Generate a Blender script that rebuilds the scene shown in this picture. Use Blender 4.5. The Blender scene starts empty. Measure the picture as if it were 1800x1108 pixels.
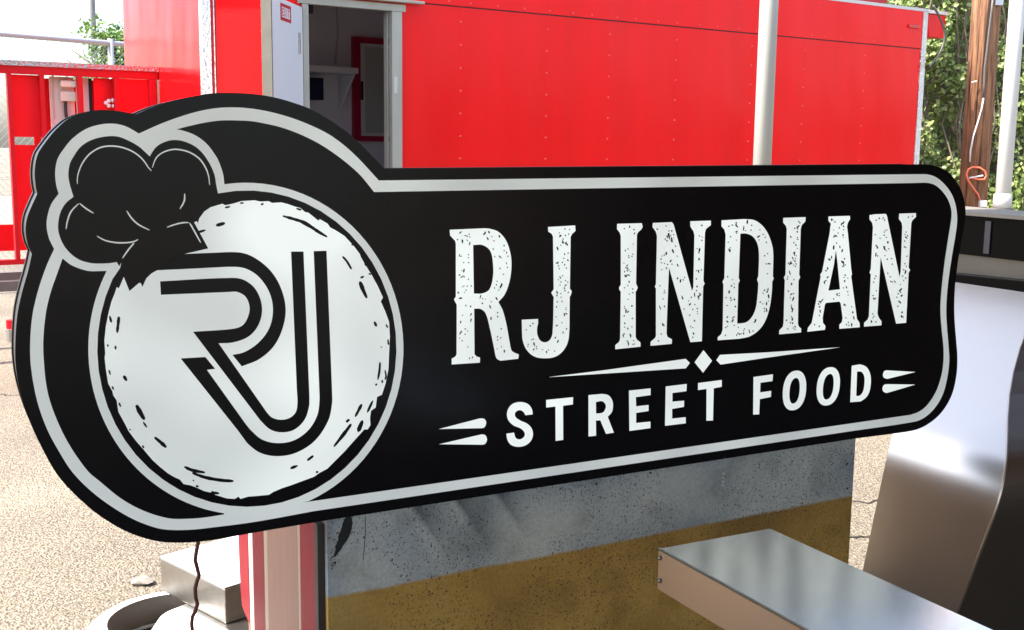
import bpy, bmesh, math, random
import numpy as np
from mathutils import Vector, Matrix
from mathutils.geometry import tessellate_polygon
random.seed(7); rng = np.random.default_rng(7)
sc = bpy.context.scene
col = sc.collection
PI = math.pi
rad = math.radians

# ------------------------------------------------------------------ camera
PW, PH, FPX = 1800.0, 1108.0, 2000.0
EYE = Vector((0, 0, 1.55))
PITCH, ROLL = rad(8.4), rad(0.7)
_f = Vector((0, math.cos(PITCH), -math.sin(PITCH)))
_u = Vector((0, math.sin(PITCH), math.cos(PITCH)))
_r = Vector((1, 0, 0))
CR = _r * math.cos(ROLL) + _u * math.sin(ROLL)
CU = _u * math.cos(ROLL) - _r * math.sin(ROLL)
CF = _f
cam = bpy.data.cameras.new('camera')
cam.sensor_fit = 'HORIZONTAL'; cam.sensor_width = 36.0; cam.lens = 36.0 * FPX / PW
cam.clip_start = 0.05; cam.clip_end = 600
camo = bpy.data.objects.new('camera', cam); col.objects.link(camo)
camo.matrix_world = Matrix(((CR.x, CU.x, -CF.x, EYE.x), (CR.y, CU.y, -CF.y, EYE.y), (CR.z, CU.z, -CF.z, EYE.z), (0, 0, 0, 1)))
sc.camera = camo

# ------------------------------------------------------------------ sky, sun, exposure
SUN_AZ = Vector((-0.93, -0.37, 0)).normalized()      # horizontal direction towards the sun
SUN_EL = rad(56)
w = bpy.data.worlds.new('World'); sc.world = w; w.use_nodes = True
nt = w.node_tree; nt.nodes.clear()
sky = nt.nodes.new('ShaderNodeTexSky'); sky.sky_type = 'NISHITA'; sky.sun_disc = False
sky.sun_elevation = SUN_EL; sky.sun_rotation = math.atan2(SUN_AZ.x, SUN_AZ.y)
sky.air_density = 1.0; sky.dust_density = 3.0; sky.ozone_density = 1.0
bg = nt.nodes.new('ShaderNodeBackground'); bg.inputs['Strength'].default_value = 0.15
wo = nt.nodes.new('ShaderNodeOutputWorld')
nt.links.new(sky.outputs[0], bg.inputs[0]); nt.links.new(bg.outputs[0], wo.inputs[0])
sl = bpy.data.lights.new('sun', 'SUN'); sl.energy = 3.6; sl.angle = rad(0.8); sl.color = (1, 0.93, 0.82)
so = bpy.data.objects.new('sun', sl); col.objects.link(so)
sdir = SUN_AZ * math.cos(SUN_EL) + Vector((0, 0, math.sin(SUN_EL)))
so.rotation_euler = sdir.to_track_quat('Z', 'Y').to_euler(); so.location = sdir * 30
sc.view_settings.view_transform = 'Standard'; sc.view_settings.look = 'None'
sc.view_settings.exposure = 1.85; sc.view_settings.gamma = 1.0; sc.view_settings.use_curve_mapping = False
EXPO = 2 ** sc.view_settings.exposure

# ------------------------------------------------------------------ helpers
def ray(px, py):
    return CR * ((px - PW / 2) / FPX) - CU * ((py - PH / 2) / FPX) + CF
def hit(px, py, p0, n):                      # pixel onto a real plane of the place
    d = ray(px, py); return EYE + d * ((p0 - EYE).dot(n) / d.dot(n))
def atY(px, py, y):
    d = ray(px, py); return EYE + d * (y / d.y)
def ground(px, py, z=0.0):
    d = ray(px, py); return EYE + d * ((z - EYE.z) / d.z)

def empty(name, loc, label=None, cat=None, group=None):
    o = bpy.data.objects.new(name, None); col.objects.link(o); o.location = loc
    o.empty_display_size = 0.1
    tag(o, label, cat, group); return o
def tag(o, label=None, cat=None, group=None, kind=None):
    if label: o['label'] = label
    if cat: o['category'] = cat
    if group: o['group'] = group
    if kind: o['kind'] = kind
    return o
def rootloc(p):
    l = Vector((0, 0, 0))
    while p is not None:
        l += Vector(p.location); p = p.parent
    return l

class MB:
    def __init__(s): s.v = []; s.f = []
    def add(s, vs, fs):
        k = len(s.v); s.v += [tuple(x) for x in vs]; s.f += [tuple(i + k for i in f) for f in fs]; return s
    def quad(s, a, b, c, d): return s.add([a, b, c, d], [(0, 1, 2, 3)])
    def prism(s, pts, d):                    # polygon (planar, convex or simple) extruded by d
        n = len(pts); d = Vector(d); P = [Vector(p) for p in pts]
        s.add(P + [p + d for p in P], [tuple(range(n))[::-1], tuple(range(n, 2 * n))] + [(i, (i + 1) % n, n + (i + 1) % n, n + i) for i in range(n)])
        return s
    def box(s, o, ax, ay, az):               # corner and three edge vectors
        o, ax, ay, az = map(Vector, (o, ax, ay, az))
        return s.prism([o, o + ax, o + ax + ay, o + ay], az)
    def tube(s, pts, r, n=8, cap=True):
        P = [Vector(p) for p in pts]; m = len(P)
        R = r if isinstance(r, (list, tuple)) else [r] * m
        t0 = (P[1] - P[0]).normalized(); ref = Vector((0, 0, 1)) if abs(t0.z) < .9 else Vector((1, 0, 0))
        vs = []
        for i in range(m):
            t = (P[min(i + 1, m - 1)] - P[max(i - 1, 0)]).normalized()
            e1 = (ref - t * ref.dot(t)).normalized(); e2 = t.cross(e1); ref = e1
            for k in range(n):
                a = 2 * PI * k / n; vs.append(P[i] + (e1 * math.cos(a) + e2 * math.sin(a)) * R[i])
        fs = [(i * n + k, i * n + (k + 1) % n, (i + 1) * n + (k + 1) % n, (i + 1) * n + k) for i in range(m - 1) for k in range(n)]
        if cap: fs += [tuple(range(n))[::-1], tuple(range((m - 1) * n, m * n))]
        return s.add(vs, fs)
    def lathe(s, c, prof, n=32, ex=Vector((1, 0, 0)), ey=Vector((0, 1, 0)), ez=Vector((0, 0, 1)), a0=0, a1=2 * PI):
        full = abs(a1 - a0 - 2 * PI) < 1e-6; m = n if full else n + 1; vs = []
        for r, z in prof:
            for k in range(m):
                a = a0 + (a1 - a0) * k / n; vs.append(c + ex * (r * math.cos(a)) + ey * (r * math.sin(a)) + ez * z)
        fs = []
        for i in range(len(prof) - 1):
            for k in range(n):
                k2 = (k + 1) % m; fs.append((i * m + k, i * m + k2, (i + 1) * m + k2, (i + 1) * m + k))
        return s.add(vs, fs)
    def build(s, name, mat, parent=None, smooth=False, bevel=0, weld=False):
        me = bpy.data.meshes.new(name); L = rootloc(parent)
        me.from_pydata([(x[0] - L.x, x[1] - L.y, x[2] - L.z) for x in s.v], [], s.f)
        bm = bmesh.new(); bm.from_mesh(me)
        if weld: bmesh.ops.remove_doubles(bm, verts=bm.verts, dist=1e-5)
        bmesh.ops.recalc_face_normals(bm, faces=bm.faces)
        if bevel:
            bmesh.ops.remove_doubles(bm, verts=bm.verts, dist=1e-5)
            bmesh.ops.bevel(bm, geom=[e for e in bm.edges if len(e.link_faces) == 2 and e.calc_face_angle(0) > .5], offset=bevel, segments=2, profile=.5, affect='EDGES')
        bm.to_mesh(me); bm.free()
        if smooth:
            me.polygons.foreach_set('use_smooth', [True] * len(me.polygons))
        me.materials.append(mat)
        o = bpy.data.objects.new(name, me); col.objects.link(o); o.parent = parent
        return o

# materials ---------------------------------------------------------
def M(name):
    m = bpy.data.materials.new(name); m.use_nodes = True
    return m, m.node_tree.nodes, m.node_tree.links, m.node_tree.nodes['Principled BSDF']
def mat(name, c, rough=.5, metal=0, coat=0, noise=0, nscale=20, bump=0, bscale=200, spec=.5, emit=0, rvar=0, stretch=None):
    m, N, L, b = M(name)
    b.inputs['Base Color'].default_value = (*c, 1); b.inputs['Roughness'].default_value = rough
    b.inputs['Metallic'].default_value = metal; b.inputs['Specular IOR Level'].default_value = spec
    if coat: b.inputs['Coat Weight'].default_value = coat; b.inputs['Coat Roughness'].default_value = .05
    if emit: b.inputs['Emission Color'].default_value = (*c, 1); b.inputs['Emission Strength'].default_value = emit
    if noise or bump or rvar:
        tc = N.new('ShaderNodeTexCoord'); mp = N.new('ShaderNodeMapping'); L.new(tc.outputs['Object'], mp.inputs[0])
        if stretch: mp.inputs['Scale'].default_value = stretch
        n1 = N.new('ShaderNodeTexNoise'); n1.inputs['Scale'].default_value = nscale; n1.inputs['Detail'].default_value = 6
        L.new(mp.outputs[0], n1.inputs[0])
    if noise:
        mx = N.new('ShaderNodeMix'); mx.data_type = 'RGBA'
        mx.inputs[6].default_value = (*[x * (1 - noise) for x in c], 1); mx.inputs[7].default_value = (*[min(1, x * (1 + noise)) for x in c], 1)
        L.new(n1.outputs[0], mx.inputs[0]); L.new(mx.outputs[2], b.inputs['Base Color'])
    if rvar:
        mr = N.new('ShaderNodeMapRange'); mr.inputs[3].default_value = max(0, rough - rvar); mr.inputs[4].default_value = rough + rvar
        L.new(n1.outputs[0], mr.inputs[0]); L.new(mr.outputs[0], b.inputs['Roughness'])
    if bump:
        n2 = N.new('ShaderNodeTexNoise'); n2.inputs['Scale'].default_value = bscale; n2.inputs['Detail'].default_value = 3
        L.new(mp.outputs[0], n2.inputs[0]); bp = N.new('ShaderNodeBump'); bp.inputs['Strength'].default_value = bump; bp.inputs['Distance'].default_value = .01
        L.new(n2.outputs[0], bp.inputs['Height']); L.new(bp.outputs[0], b.inputs['Normal'])
    return m
def diamond_plate(name, c):
    m, N, L, b = M(name)
    b.inputs['Base Color'].default_value = (*c, 1); b.inputs['Metallic'].default_value = .85; b.inputs['Roughness'].default_value = .3
    tc = N.new('ShaderNodeTexCoord'); v = N.new('ShaderNodeTexVoronoi'); v.inputs['Scale'].default_value = 55
    L.new(tc.outputs['Object'], v.inputs[0]); bp = N.new('ShaderNodeBump'); bp.inputs['Strength'].default_value = 1; bp.inputs['Distance'].default_value = .006
    L.new(v.outputs['Distance'], bp.inputs['Height']); L.new(bp.outputs[0], b.inputs['Normal'])
    return m
def brushed(name, c, rough, axis, amt=.25, rv=.08):
    """metal with fine brush lines running along a world direction"""
    m, N, L, b = M(name)
    b.inputs['Base Color'].default_value = (*c, 1); b.inputs['Metallic'].default_value = 1
    tc = N.new('ShaderNodeTexCoord'); mp = N.new('ShaderNodeMapping'); L.new(tc.outputs['Object'], mp.inputs[0])
    mp.inputs['Rotation'].default_value = (0, 0, -axis); mp.inputs['Scale'].default_value = (3, 160, 160)
    n = N.new('ShaderNodeTexNoise'); n.inputs['Scale'].default_value = 3; n.inputs['Detail'].default_value = 5; L.new(mp.outputs[0], n.inputs[0])
    mr = N.new('ShaderNodeMapRange'); mr.inputs[3].default_value = rough - rv; mr.inputs[4].default_value = rough + rv
    n2 = N.new('ShaderNodeTexNoise'); n2.inputs['Scale'].default_value = 4; L.new(tc.outputs['Object'], n2.inputs[0])
    n5 = N.new('ShaderNodeTexNoise'); n5.inputs['Scale'].default_value = 11; n5.inputs['Detail'].default_value = 6; n5.inputs['Distortion'].default_value = 1.2; L.new(tc.outputs['Object'], n5.inputs[0])
    sm_ = N.new('ShaderNodeMapRange'); sm_.inputs[1].default_value = .52; sm_.inputs[2].default_value = .66; sm_.inputs[4].default_value = .018; L.new(n5.outputs[0], sm_.inputs[0])
    L.new(n.outputs[0], mr.inputs[0]); rs = N.new('ShaderNodeMath'); L.new(mr.outputs[0], rs.inputs[0]); L.new(sm_.outputs[0], rs.inputs[1]); L.new(rs.outputs[0], b.inputs['Roughness'])
    bp = N.new('ShaderNodeBump'); bp.inputs['Strength'].default_value = amt; bp.inputs['Distance'].default_value = .004
    ad = N.new('ShaderNodeMath'); ad.operation = 'MULTIPLY_ADD'; ad.inputs[1].default_value = .25; L.new(n.outputs[0], ad.inputs[0]); L.new(n2.outputs[0], ad.inputs[2])
    L.new(ad.outputs[0], bp.inputs['Height']); L.new(bp.outputs[0], b.inputs['Normal'])
    return m

# axes of the row formed by sign, painted cabinet, shelf and hood
SY = rad(27.464)
A = Vector((math.cos(SY), math.sin(SY), 0)); B = Vector((-math.sin(SY), math.cos(SY), 0)); UP = Vector((0, 0, 1))
# axes of the trailer
TY = rad(34.0)
TA = Vector((math.cos(TY), math.sin(TY), 0)); TB = Vector((-math.sin(TY), math.cos(TY), 0))

# ------------------------------------------------------------------ ground
def ground_mat():
    m, N, L, b = M('worn_asphalt')
    tc = N.new('ShaderNodeTexCoord')
    n1 = N.new('ShaderNodeTexNoise'); n1.inputs['Scale'].default_value = .75; n1.inputs['Detail'].default_value = 6
    v = N.new('ShaderNodeTexVoronoi'); v.inputs['Scale'].default_value = 110; v.inputs['Randomness'].default_value = 1
    n3 = N.new('ShaderNodeTexNoise'); n3.inputs['Scale'].default_value = 48; n3.inputs['Detail'].default_value = 8; n3.inputs['Roughness'].default_value = .75
    for q in (n1, v, n3): L.new(tc.outputs['Object'], q.inputs[0])
    r1 = N.new('ShaderNodeValToRGB'); r1.color_ramp.elements[0].position = .3; r1.color_ramp.elements[1].position = .7
    r1.color_ramp.elements[0].color = (.24, .205, .165, 1); r1.color_ramp.elements[1].color = (.45, .40, .315, 1)
    L.new(n1.outputs[0], r1.inputs[0])
    r2 = N.new('ShaderNodeValToRGB'); r2.color_ramp.elements[0].position = .36; r2.color_ramp.elements[1].position = .66
    r2.color_ramp.elements[0].color = (.38, .36, .34, 1); r2.color_ramp.elements[1].color = (1.3, 1.3, 1.28, 1)
    L.new(n3.outputs[0], r2.inputs[0])
    mx = N.new('ShaderNodeMix'); mx.data_type = 'RGBA'; mx.blend_type = 'MULTIPLY'; mx.inputs[0].default_value = 1
    L.new(r1.outputs[0], mx.inputs[6]); L.new(r2.outputs[0], mx.inputs[7])
    mx2 = N.new('ShaderNodeMix'); mx2.data_type = 'RGBA'; mx2.blend_type = 'MULTIPLY'; mx2.inputs[0].default_value = .8
    vr = N.new('ShaderNodeValToRGB'); vr.color_ramp.elements[0].position = .15; vr.color_ramp.elements[0].color = (1, 1, 1, 1); vr.color_ramp.elements[1].position = .75; vr.color_ramp.elements[1].color = (.45, .42, .38, 1); L.new(v.outputs['Distance'], vr.inputs[0])
    L.new(mx.outputs[2], mx2.inputs[6]); L.new(vr.outputs[0], mx2.inputs[7]); L.new(mx2.outputs[2], b.inputs['Base Color'])
    b.inputs['Roughness'].default_value = .9
    bp = N.new('ShaderNodeBump'); bp.inputs['Strength'].default_value = .9; bp.inputs['Distance'].default_value = .012
    ad = N.new('ShaderNodeMath'); L.new(n3.outputs[0], ad.inputs[0]); L.new(v.outputs['Distance'], ad.inputs[1]); L.new(ad.outputs[0], bp.inputs['Height'])
    L.new(bp.outputs[0], b.inputs['Normal'])
    return m
g = MB().quad((-250, -250, 0), (250, -250, 0), (250, 250, 0), (-250, 250, 0)).build('ground', ground_mat()); tag(g, kind='structure')
tar = mat('tar', (.03, .028, .026), .9)
def crack(pts):
    mb = MB(); wd = .006
    for i in range(len(pts) - 1):
        a, b_ = pts[i], pts[i + 1]; t = (b_ - a).normalized(); s_ = Vector((-t.y, t.x, 0)) * wd * random.uniform(.6, 1.3)
        mb.quad(a - s_, b_ - s_, b_ + s_, a + s_)
    o = mb.build('ground_crack', tar); tag(o, kind='structure')
def wander(p, q, n, j):
    out = []
    for i in range(n + 1):
        k = p.lerp(q, i / n); k += Vector((random.uniform(-j, j), random.uniform(-j, j), .004)); k.z = .004; out.append(k)
    return out
crack(wander(ground(-60, 690), ground(120, 703), 16, .03))
crack(wander(ground(1440, 944), ground(1580, 948), 16, .02))
crack(wander(ground(1440, 885), ground(1620, 880), 16, .03))

# canopy that shades the sign, the camera and the benches (above the frame)
galv = mat('galvanised_sheet', (.5, .5, .48), .5, .6, noise=.2)
whitewash = mat('weathered_white_paint', (.62, .6, .56), .7, noise=.2, nscale=6)
def ab(a, b, z): return A * a + B * b + UP * z
mb = MB(); n = 110; a0, a1 = -5.2, 6.0; b0, b1 = -4.8, 3.08
vs = []; fs = []
for i in range(n + 1):
    a = a0 + (a1 - a0) * i / n; z = 3.25 + (.02 if i % 2 else 0)
    vs += [ab(a, b0, z), ab(a, b1, z)]
for i in range(n): fs.append((2 * i, 2 * i + 2, 2 * i + 3, 2 * i + 1))
mb.add(vs, fs)
roof = mb.build('canopy_roof', galv); tag(roof, kind='structure')
wbrown = mat('brown_board_wall', (.13, .085, .055), .7, noise=.35, nscale=5, stretch=(1, 1, 8))
wl = MB().box(ab(5.2, -7, 0), A * .2, B * 9.4, UP * 3.2).build('unseen_workshop_wall', wbrown); tag(wl, kind='structure')  # unseen wall, placed to darken what the sign and steel reflect

# ------------------------------------------------------------------ the sign
def rot(yaw, p, r):
    cy, sy, cp, sp, c, s = math.cos(yaw), math.sin(yaw), math.cos(p), math.sin(p), math.cos(r), math.sin(r)
    Ry = np.array([[cy, 0, sy], [0, 1, 0], [-sy, 0, cy]]); Rx = np.array([[1, 0, 0], [0, cp, -sp], [0, sp, cp]]); Rz = np.array([[c, -s, 0], [s, c, 0], [0, 0, 1]])
    return Rz @ Rx @ Ry
RS = rot(-SY, rad(8.373), rad(.109))
def c2w(v): return CR * v[0] - CU * v[1] + CF * v[2]
SU, SV, SN = c2w(RS[:, 0]), -c2w(RS[:, 1]), -c2w(RS[:, 2])       # right, up, towards the viewer
SD = 2.25
SP0 = EYE - SN * SD
def uv(px, py):
    p = hit(px, py, SP0, SN) - SP0; return (p.dot(SU), p.dot(SV))
def sw(u, v, h=0): return SP0 + SU * u + SV * v + SN * h

def curve(pts, seg=6):
    """closed outline; a point with a third entry is a smooth knot, the others are corners"""
    n = len(pts); out = []
    for i in range(n):
        p0, p1, p2, p3 = pts[i - 1], pts[i], pts[(i + 1) % n], pts[(i + 2) % n]
        s1, s2 = len(p1) > 2, len(p2) > 2
        if not s1 and not s2: out.append(p1[:2]); continue
        a, b_ = np.array(p1[:2], float), np.array(p2[:2], float); L = np.linalg.norm(b_ - a)
        def tan(pr, pc, nx):
            d = np.array(nx[:2], float) - np.array(pr[:2], float); k = np.linalg.norm(d)
            return d / k * L if k else d
        t1 = tan(p0, p1, p2) if s1 else (b_ - a)
        t2 = tan(p1, p2, p3) if s2 else (b_ - a)
        for k in range(seg):
            t = k / seg; h00 = 2 * t**3 - 3 * t**2 + 1; h10 = t**3 - 2 * t**2 + t; h01 = -2 * t**3 + 3 * t**2; h11 = t**3 - t**2
            out.append(tuple(h00 * a + h10 * t1 + h01 * b_ + h11 * t2))
    return out
def T(x0, y0, s, pts): return [(x0 + p[0] / s, y0 + p[1] / s) + tuple(p[2:]) for p in pts]
def S(pts): return [(p[0], p[1], 1) for p in pts]
def ell(t, r, b_, l, e=2.0, n=40):
    t, r, b_, l = [np.array(k, float) for k in (t, r, b_, l)]; c = (t + r + b_ + l) / 4; ax = (r - l) / 2; ay = (b_ - t) / 2; out = []
    for k in range(n):
        a = 2 * PI * k / n; ca, sa = math.cos(a), math.sin(a)
        out.append(tuple(c + ax * math.copysign(abs(ca) ** (2 / e), ca) + ay * math.copysign(abs(sa) ** (2 / e), sa)))
    return out
def plate(mb, loops, h0, h1):
    """loops in picture units, outer first then holes, laid on the sign plane between heights h0 and h1"""
    U = [[uv(*p) for p in lp] for lp in loops]
    return plate_uv(mb, U, h0, h1)
def plate_uv(mb, U, h0, h1):
    flat = [q for lp in U for q in lp]
    tris = tessellate_polygon([[Vector((q[0], q[1], 0)) for q in lp] for lp in U])
    k = len(flat); vs = [sw(*q, h1) for q in flat] + [sw(*q, h0) for q in flat]; fs = []
    for t in tris:
        a, b_, c = (flat[i] for i in t)
        if (b_[0] - a[0]) * (c[1] - a[1]) - (b_[1] - a[1]) * (c[0] - a[0]) < 0: t = (t[0], t[2], t[1])
        fs.append(tuple(t))
    o = 0
    for li, lp in enumerate(U):
        n = len(lp); area = sum(lp[i][0] * lp[(i + 1) % n][1] - lp[(i + 1) % n][0] * lp[i][1] for i in range(n))
        for i in range(n):
            j = (i + 1) % n; q = (o + i, o + j, k + o + j, k + o + i)
            if (area > 0) == (li == 0): q = q[::-1]
            fs.append(q)
        o += n
    mb.add(vs, fs); return mb
def raw_build(mb, name, m, parent):            # keeps the winding made by plate()
    me = bpy.data.meshes.new(name); L = rootloc(parent)
    me.from_pydata([(x[0] - L.x, x[1] - L.y, x[2] - L.z) for x in mb.v], [], mb.f); me.materials.append(m)
    o = bpy.data.objects.new(name, me); col.objects.link(o); o.parent = parent; return o
def stroke(pts, wpx, taper=True, n=4):
    """outline in picture units of a brush stroke along pts"""
    P = [np.array(p, float) for p in pts]; Q = []
    for i in range(len(P) - 1):
        p0, p1, p2, p3 = P[max(i - 1, 0)], P[i], P[i + 1], P[min(i + 2, len(P) - 1)]
        for k in range(n):
            t = k / n; Q.append(.5 * ((2 * p1) + (p2 - p0) * t + (2 * p0 - 5 * p1 + 4 * p2 - p3) * t * t + (3 * p1 - p0 - 3 * p2 + p3) * t**3))
    Q.append(P[-1]); m = len(Q); Lf, Rt = [], []
    for i in range(m):
        d = Q[min(i + 1, m - 1)] - Q[max(i - 1, 0)]; d /= (np.linalg.norm(d) or 1); nn = np.array((-d[1], d[0])); s = i / (m - 1)
        wd = wpx / 2 * ((.35 + .65 * math.sin(PI * s) ** .5) if taper else 1) * (random.uniform(.8, 1.15) if taper == 2 else 1)
        Lf.append(tuple(Q[i] + nn * wd)); Rt.append(tuple(Q[i] - nn * wd))
    return Lf + Rt[::-1]

SIGN_OUT = curve(
    [(676, 297)] + S([(655, 275), (630, 250), (600, 225), (550, 194), (510, 179), (480, 171), (450, 166), (410, 163.5), (370, 164.5), (325, 172.5), (275, 186)]) + [(239, 201)]
    + S([(212, 196), (180, 193.5), (155, 196), (125, 206), (100, 226), (80, 250), (66, 272), (61, 302), (62.5, 327)]) + [(65.5, 341)]
    + S([(55, 364), (47.5, 384), (45, 407), (48.5, 429)]) + [(56, 447)]
    + S([(50, 474), (38, 517), (30.5, 554), (27, 599), (27.5, 641), (34, 684), (47.5, 729), (66, 772), (98, 831), (130, 868), (170, 903), (212, 929.5), (250, 945), (282, 952.5), (312, 954.3), (345, 953), (375, 949.5), (450, 936)])
    + [(575, 914.8), (1504, 771), (1564, 763.5)] + S([(1609, 756), (1634, 744), (1656, 724), (1673, 695), (1681, 662), (1683, 630), (1681, 600), (1678.5, 570), (1677.5, 540), (1679, 502), (1686, 447), (1694, 402), (1697.5, 377), (1695, 352), (1686, 327), (1668, 304), (1645, 292)]) + [(1622, 289)], 5)
BORDER_OUT = curve(
    [(665.5, 317.5)] + S([(630, 279), (600, 252), (570, 232), (525, 212), (487, 200), (450, 192.3), (412, 189), (375, 191), (337, 199), (287, 216)]) + [(244, 235)]
    + S([(220, 222), (197, 217.5), (172, 220), (150, 227.5), (127, 244), (112, 262), (101, 280), (97, 302), (98.5, 324)]) + [(103, 341)]
    + S([(90, 359), (83, 382), (82, 400), (86, 419)]) + [(95, 438)]
    + S([(82, 467), (67.5, 509), (57, 554), (53, 604), (54.5, 646), (65, 704), (82.5, 754), (105, 796), (128, 831), (162, 865), (200, 893), (237, 914), (275, 928), (300, 931.5), (337, 931), (375, 927), (450, 917)])
    + [(550, 898.8), (1500, 757.4)] + S([(1604, 742), (1623, 735), (1642, 718), (1656, 695), (1664, 667), (1668, 635), (1666.5, 605), (1664, 575), (1662.7, 545), (1665.5, 502), (1672.5, 452), (1680, 407), (1682, 384), (1679.5, 362), (1672.5, 342), (1660, 324.5), (1645, 312), (1630, 307)]) + [(1610, 306.5)], 5)
RING_C, RING_A, RING_B = (432, 613.2), 276.8, 291.8
RIN_C, RIN_A, RIN_B = (433.8, 613), 263.0, 278.0
def earc(c, a, b_, p, q, n=46):               # ellipse arc clockwise on the picture from near p to near q
    t0 = math.atan2((p[1] - c[1]) / b_, (p[0] - c[0]) / a); t1 = math.atan2((q[1] - c[1]) / b_, (q[0] - c[0]) / a)
    if t1 < t0: t1 += 2 * PI
    return [(c[0] + a * math.cos(t0 + (t1 - t0) * k / n), c[1] + b_ * math.sin(t0 + (t1 - t0) * k / n)) for k in range(n + 1)]
HOLE_B = curve([(310, 227.5)] + S([(336, 221), (362, 215.5), (390, 212), (425, 212.3), (450, 214.5), (500, 226), (550, 247), (590, 272), (630, 305)]) +
    [(657.5, 337.8), (1605, 322)] + S([(1632, 322), (1647, 328), (1662, 344), (1670.5, 362), (1672.5, 380), (1667.5, 414), (1660, 464), (1654.5, 514), (1653, 550), (1655.5, 582), (1658.5, 615), (1657.5, 644), (1653, 667), (1644, 691), (1629, 713), (1615, 724)]) + [(1600, 729.5), (529, 884)], 5) \
    + earc(RING_C, RING_A, RING_B, (394, 324.5), (540, 876))[::-1] + curve([(394, 322)] + S([(392, 307), (386, 288), (379, 274), (362, 252), (342, 237.5), (322, 230)]) + [(312, 227.8)], 4)[:-2]
HOLE_A = curve([(110, 454.5)] + S([(125, 466), (150, 475.5), (165, 477)]) + [(195, 475.8)], 5)[:-5] + earc(RING_C, RING_A, RING_B, (394, 903), (194, 480))[::-1] \
    + curve([(393, 904.5)] + S([(362, 909.5), (332, 912), (295, 911), (250, 897), (212, 876), (175, 846), (154, 828), (120, 779), (95, 726), (82.5, 684), (77, 636), (76, 599), (80, 554), (87.5, 519), (97.5, 489)]) + [(109.5, 455.5)], 5)[:-6]
HOLE_C = curve([(263, 275)] + S([(274, 259), (289, 250), (307, 246.3), (327, 250), (348, 261.5), (365, 282), (376.5, 306), (379.5, 323)]) + [(380, 340)], 5)[:-5] \
    + earc(RIN_C, RIN_A, RIN_B, (383, 340), (214, 463)) + curve([(211, 471)] + [(205, 461)] + S([(190, 463), (162, 463), (140, 457), (122.5, 444.5), (110, 428), (103, 409), (102, 394), (106, 374), (115, 358)]) + [(129, 346)]
    + S([(122.5, 324), (120, 307), (122.5, 289), (130, 274), (142, 258), (160, 246.7), (184, 240.4), (207, 240.4), (229, 249), (247, 260)]) + [(262, 274)], 5)[:-5]
DISC = [(227.5, 512), (245, 497), (248, 499), (250, 505), (257.5, 489), (266, 481), (277.5, 474.5), (322.5, 447), (366, 437), (352.5, 412), (341, 391), (346, 389), (348, 393), (350, 384.5), (359, 372), (370, 364.5), (382, 361), (390.6, 358.4), (396, 361), (410, 358), (424.5, 353.8), (436, 353), (447, 352.3), (458, 354.5), (472, 353.8), (478, 357), (494.4, 356), (506, 359), (517, 362.9), (528, 366), (536, 373), (541.8, 374), (553, 383), (563, 386), (575.6, 393.3), (580, 400), (589, 404.6), (605, 414.8), (620.8, 431.7), (632, 446.4), (634, 452), (641, 464.4), (652.4, 482.5), (663.6, 502.8), (672.7, 523), (669, 530), (677, 548), (683.5, 566), (685, 591.5), (683.8, 616.5), (682.5, 649), (677.5, 674), (671, 694), (662.5, 697.8), (660, 716.5), (652, 722), (650, 735), (651, 747), (646, 755), (640, 755), (625, 771.5), (605, 794), (575, 824), (560, 832), (552, 838), (510, 853.5), (496, 858), (480, 864.8), (472.5, 869.8), (450, 872), (436, 873), (422.5, 877), (419, 873), (412.5, 877), (398, 876), (385, 872), (378, 870), (374, 862), (370, 866), (358, 863), (345, 857), (334, 853), (322.5, 851), (316, 843), (305, 838), (295, 832), (282.5, 822), (268, 809), (252, 790), (240, 776.5), (226, 758), (220, 746), (208, 724), (205, 704), (199, 695), (197.5, 688), (190, 674), (186, 649), (183.8, 629), (185, 622), (183.4, 599), (186, 574), (190, 554), (192, 545), (196, 530), (202, 515), (205, 505), (209, 507), (217.5, 487)]

LIT_WHITE = None
def lit_mat(name, lo, hi):
    """white diffusing acrylic with its backlight put in as emission; noise stands in for uneven LED glow"""
    m, N, L, b = M(name)
    b.inputs['Base Color'].default_value = (.80, .83, .82, 1); b.inputs['Roughness'].default_value = .35
    tc = N.new('ShaderNodeTexCoord'); n = N.new('ShaderNodeTexNoise'); n.inputs['Scale'].default_value = 4.0; n.inputs['Detail'].default_value = 0
    L.new(tc.outputs['Object'], n.inputs[0]); mr = N.new('ShaderNodeMapRange'); mr.inputs[1].default_value = .32; mr.inputs[2].default_value = .68
    mr.inputs[3].default_value = lo / EXPO; mr.inputs[4].default_value = hi / EXPO
    L.new(n.outputs[0], mr.inputs[0]); L.new(mr.outputs[0], b.inputs['Emission Strength'])
    b.inputs['Emission Color'].default_value = (.93, 1, .97, 1)
    return m
m_border = lit_mat('border_acrylic', .20, .30)
m_disc = lit_mat('disc_acrylic', .30, .60)
m_letter = lit_mat('letter_acrylic', .50, .66)
def black_face():
    m, N, L, b = M('black_vinyl')
    b.inputs['Base Color'].default_value = (.003, .003, .0045, 1); b.inputs['Roughness'].default_value = .22
    b.inputs['Specular IOR Level'].default_value = .24
    tc = N.new('ShaderNodeTexCoord'); n = N.new('ShaderNodeTexNoise'); n.inputs['Scale'].default_value = 2.2; n.inputs['Detail'].default_value = 3
    L.new(tc.outputs['Object'], n.inputs[0]); bp = N.new('ShaderNodeBump'); bp.inputs['Strength'].default_value = .25; bp.inputs['Distance'].default_value = .02
    L.new(n.outputs[0], bp.inputs['Height']); L.new(bp.outputs[0], b.inputs['Normal'])
    mr = N.new('ShaderNodeMapRange'); mr.inputs[3].default_value = .18; mr.inputs[4].default_value = .34; L.new(n.outputs[0], mr.inputs[0]); L.new(mr.outputs[0], b.inputs['Roughness'])
    return m
m_black = black_face()
m_print = mat('black_print', (.004, .004, .005), .3, spec=.24)
m_return = mat('sign_side_white', (.16, .16, .17), .4)
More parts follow.
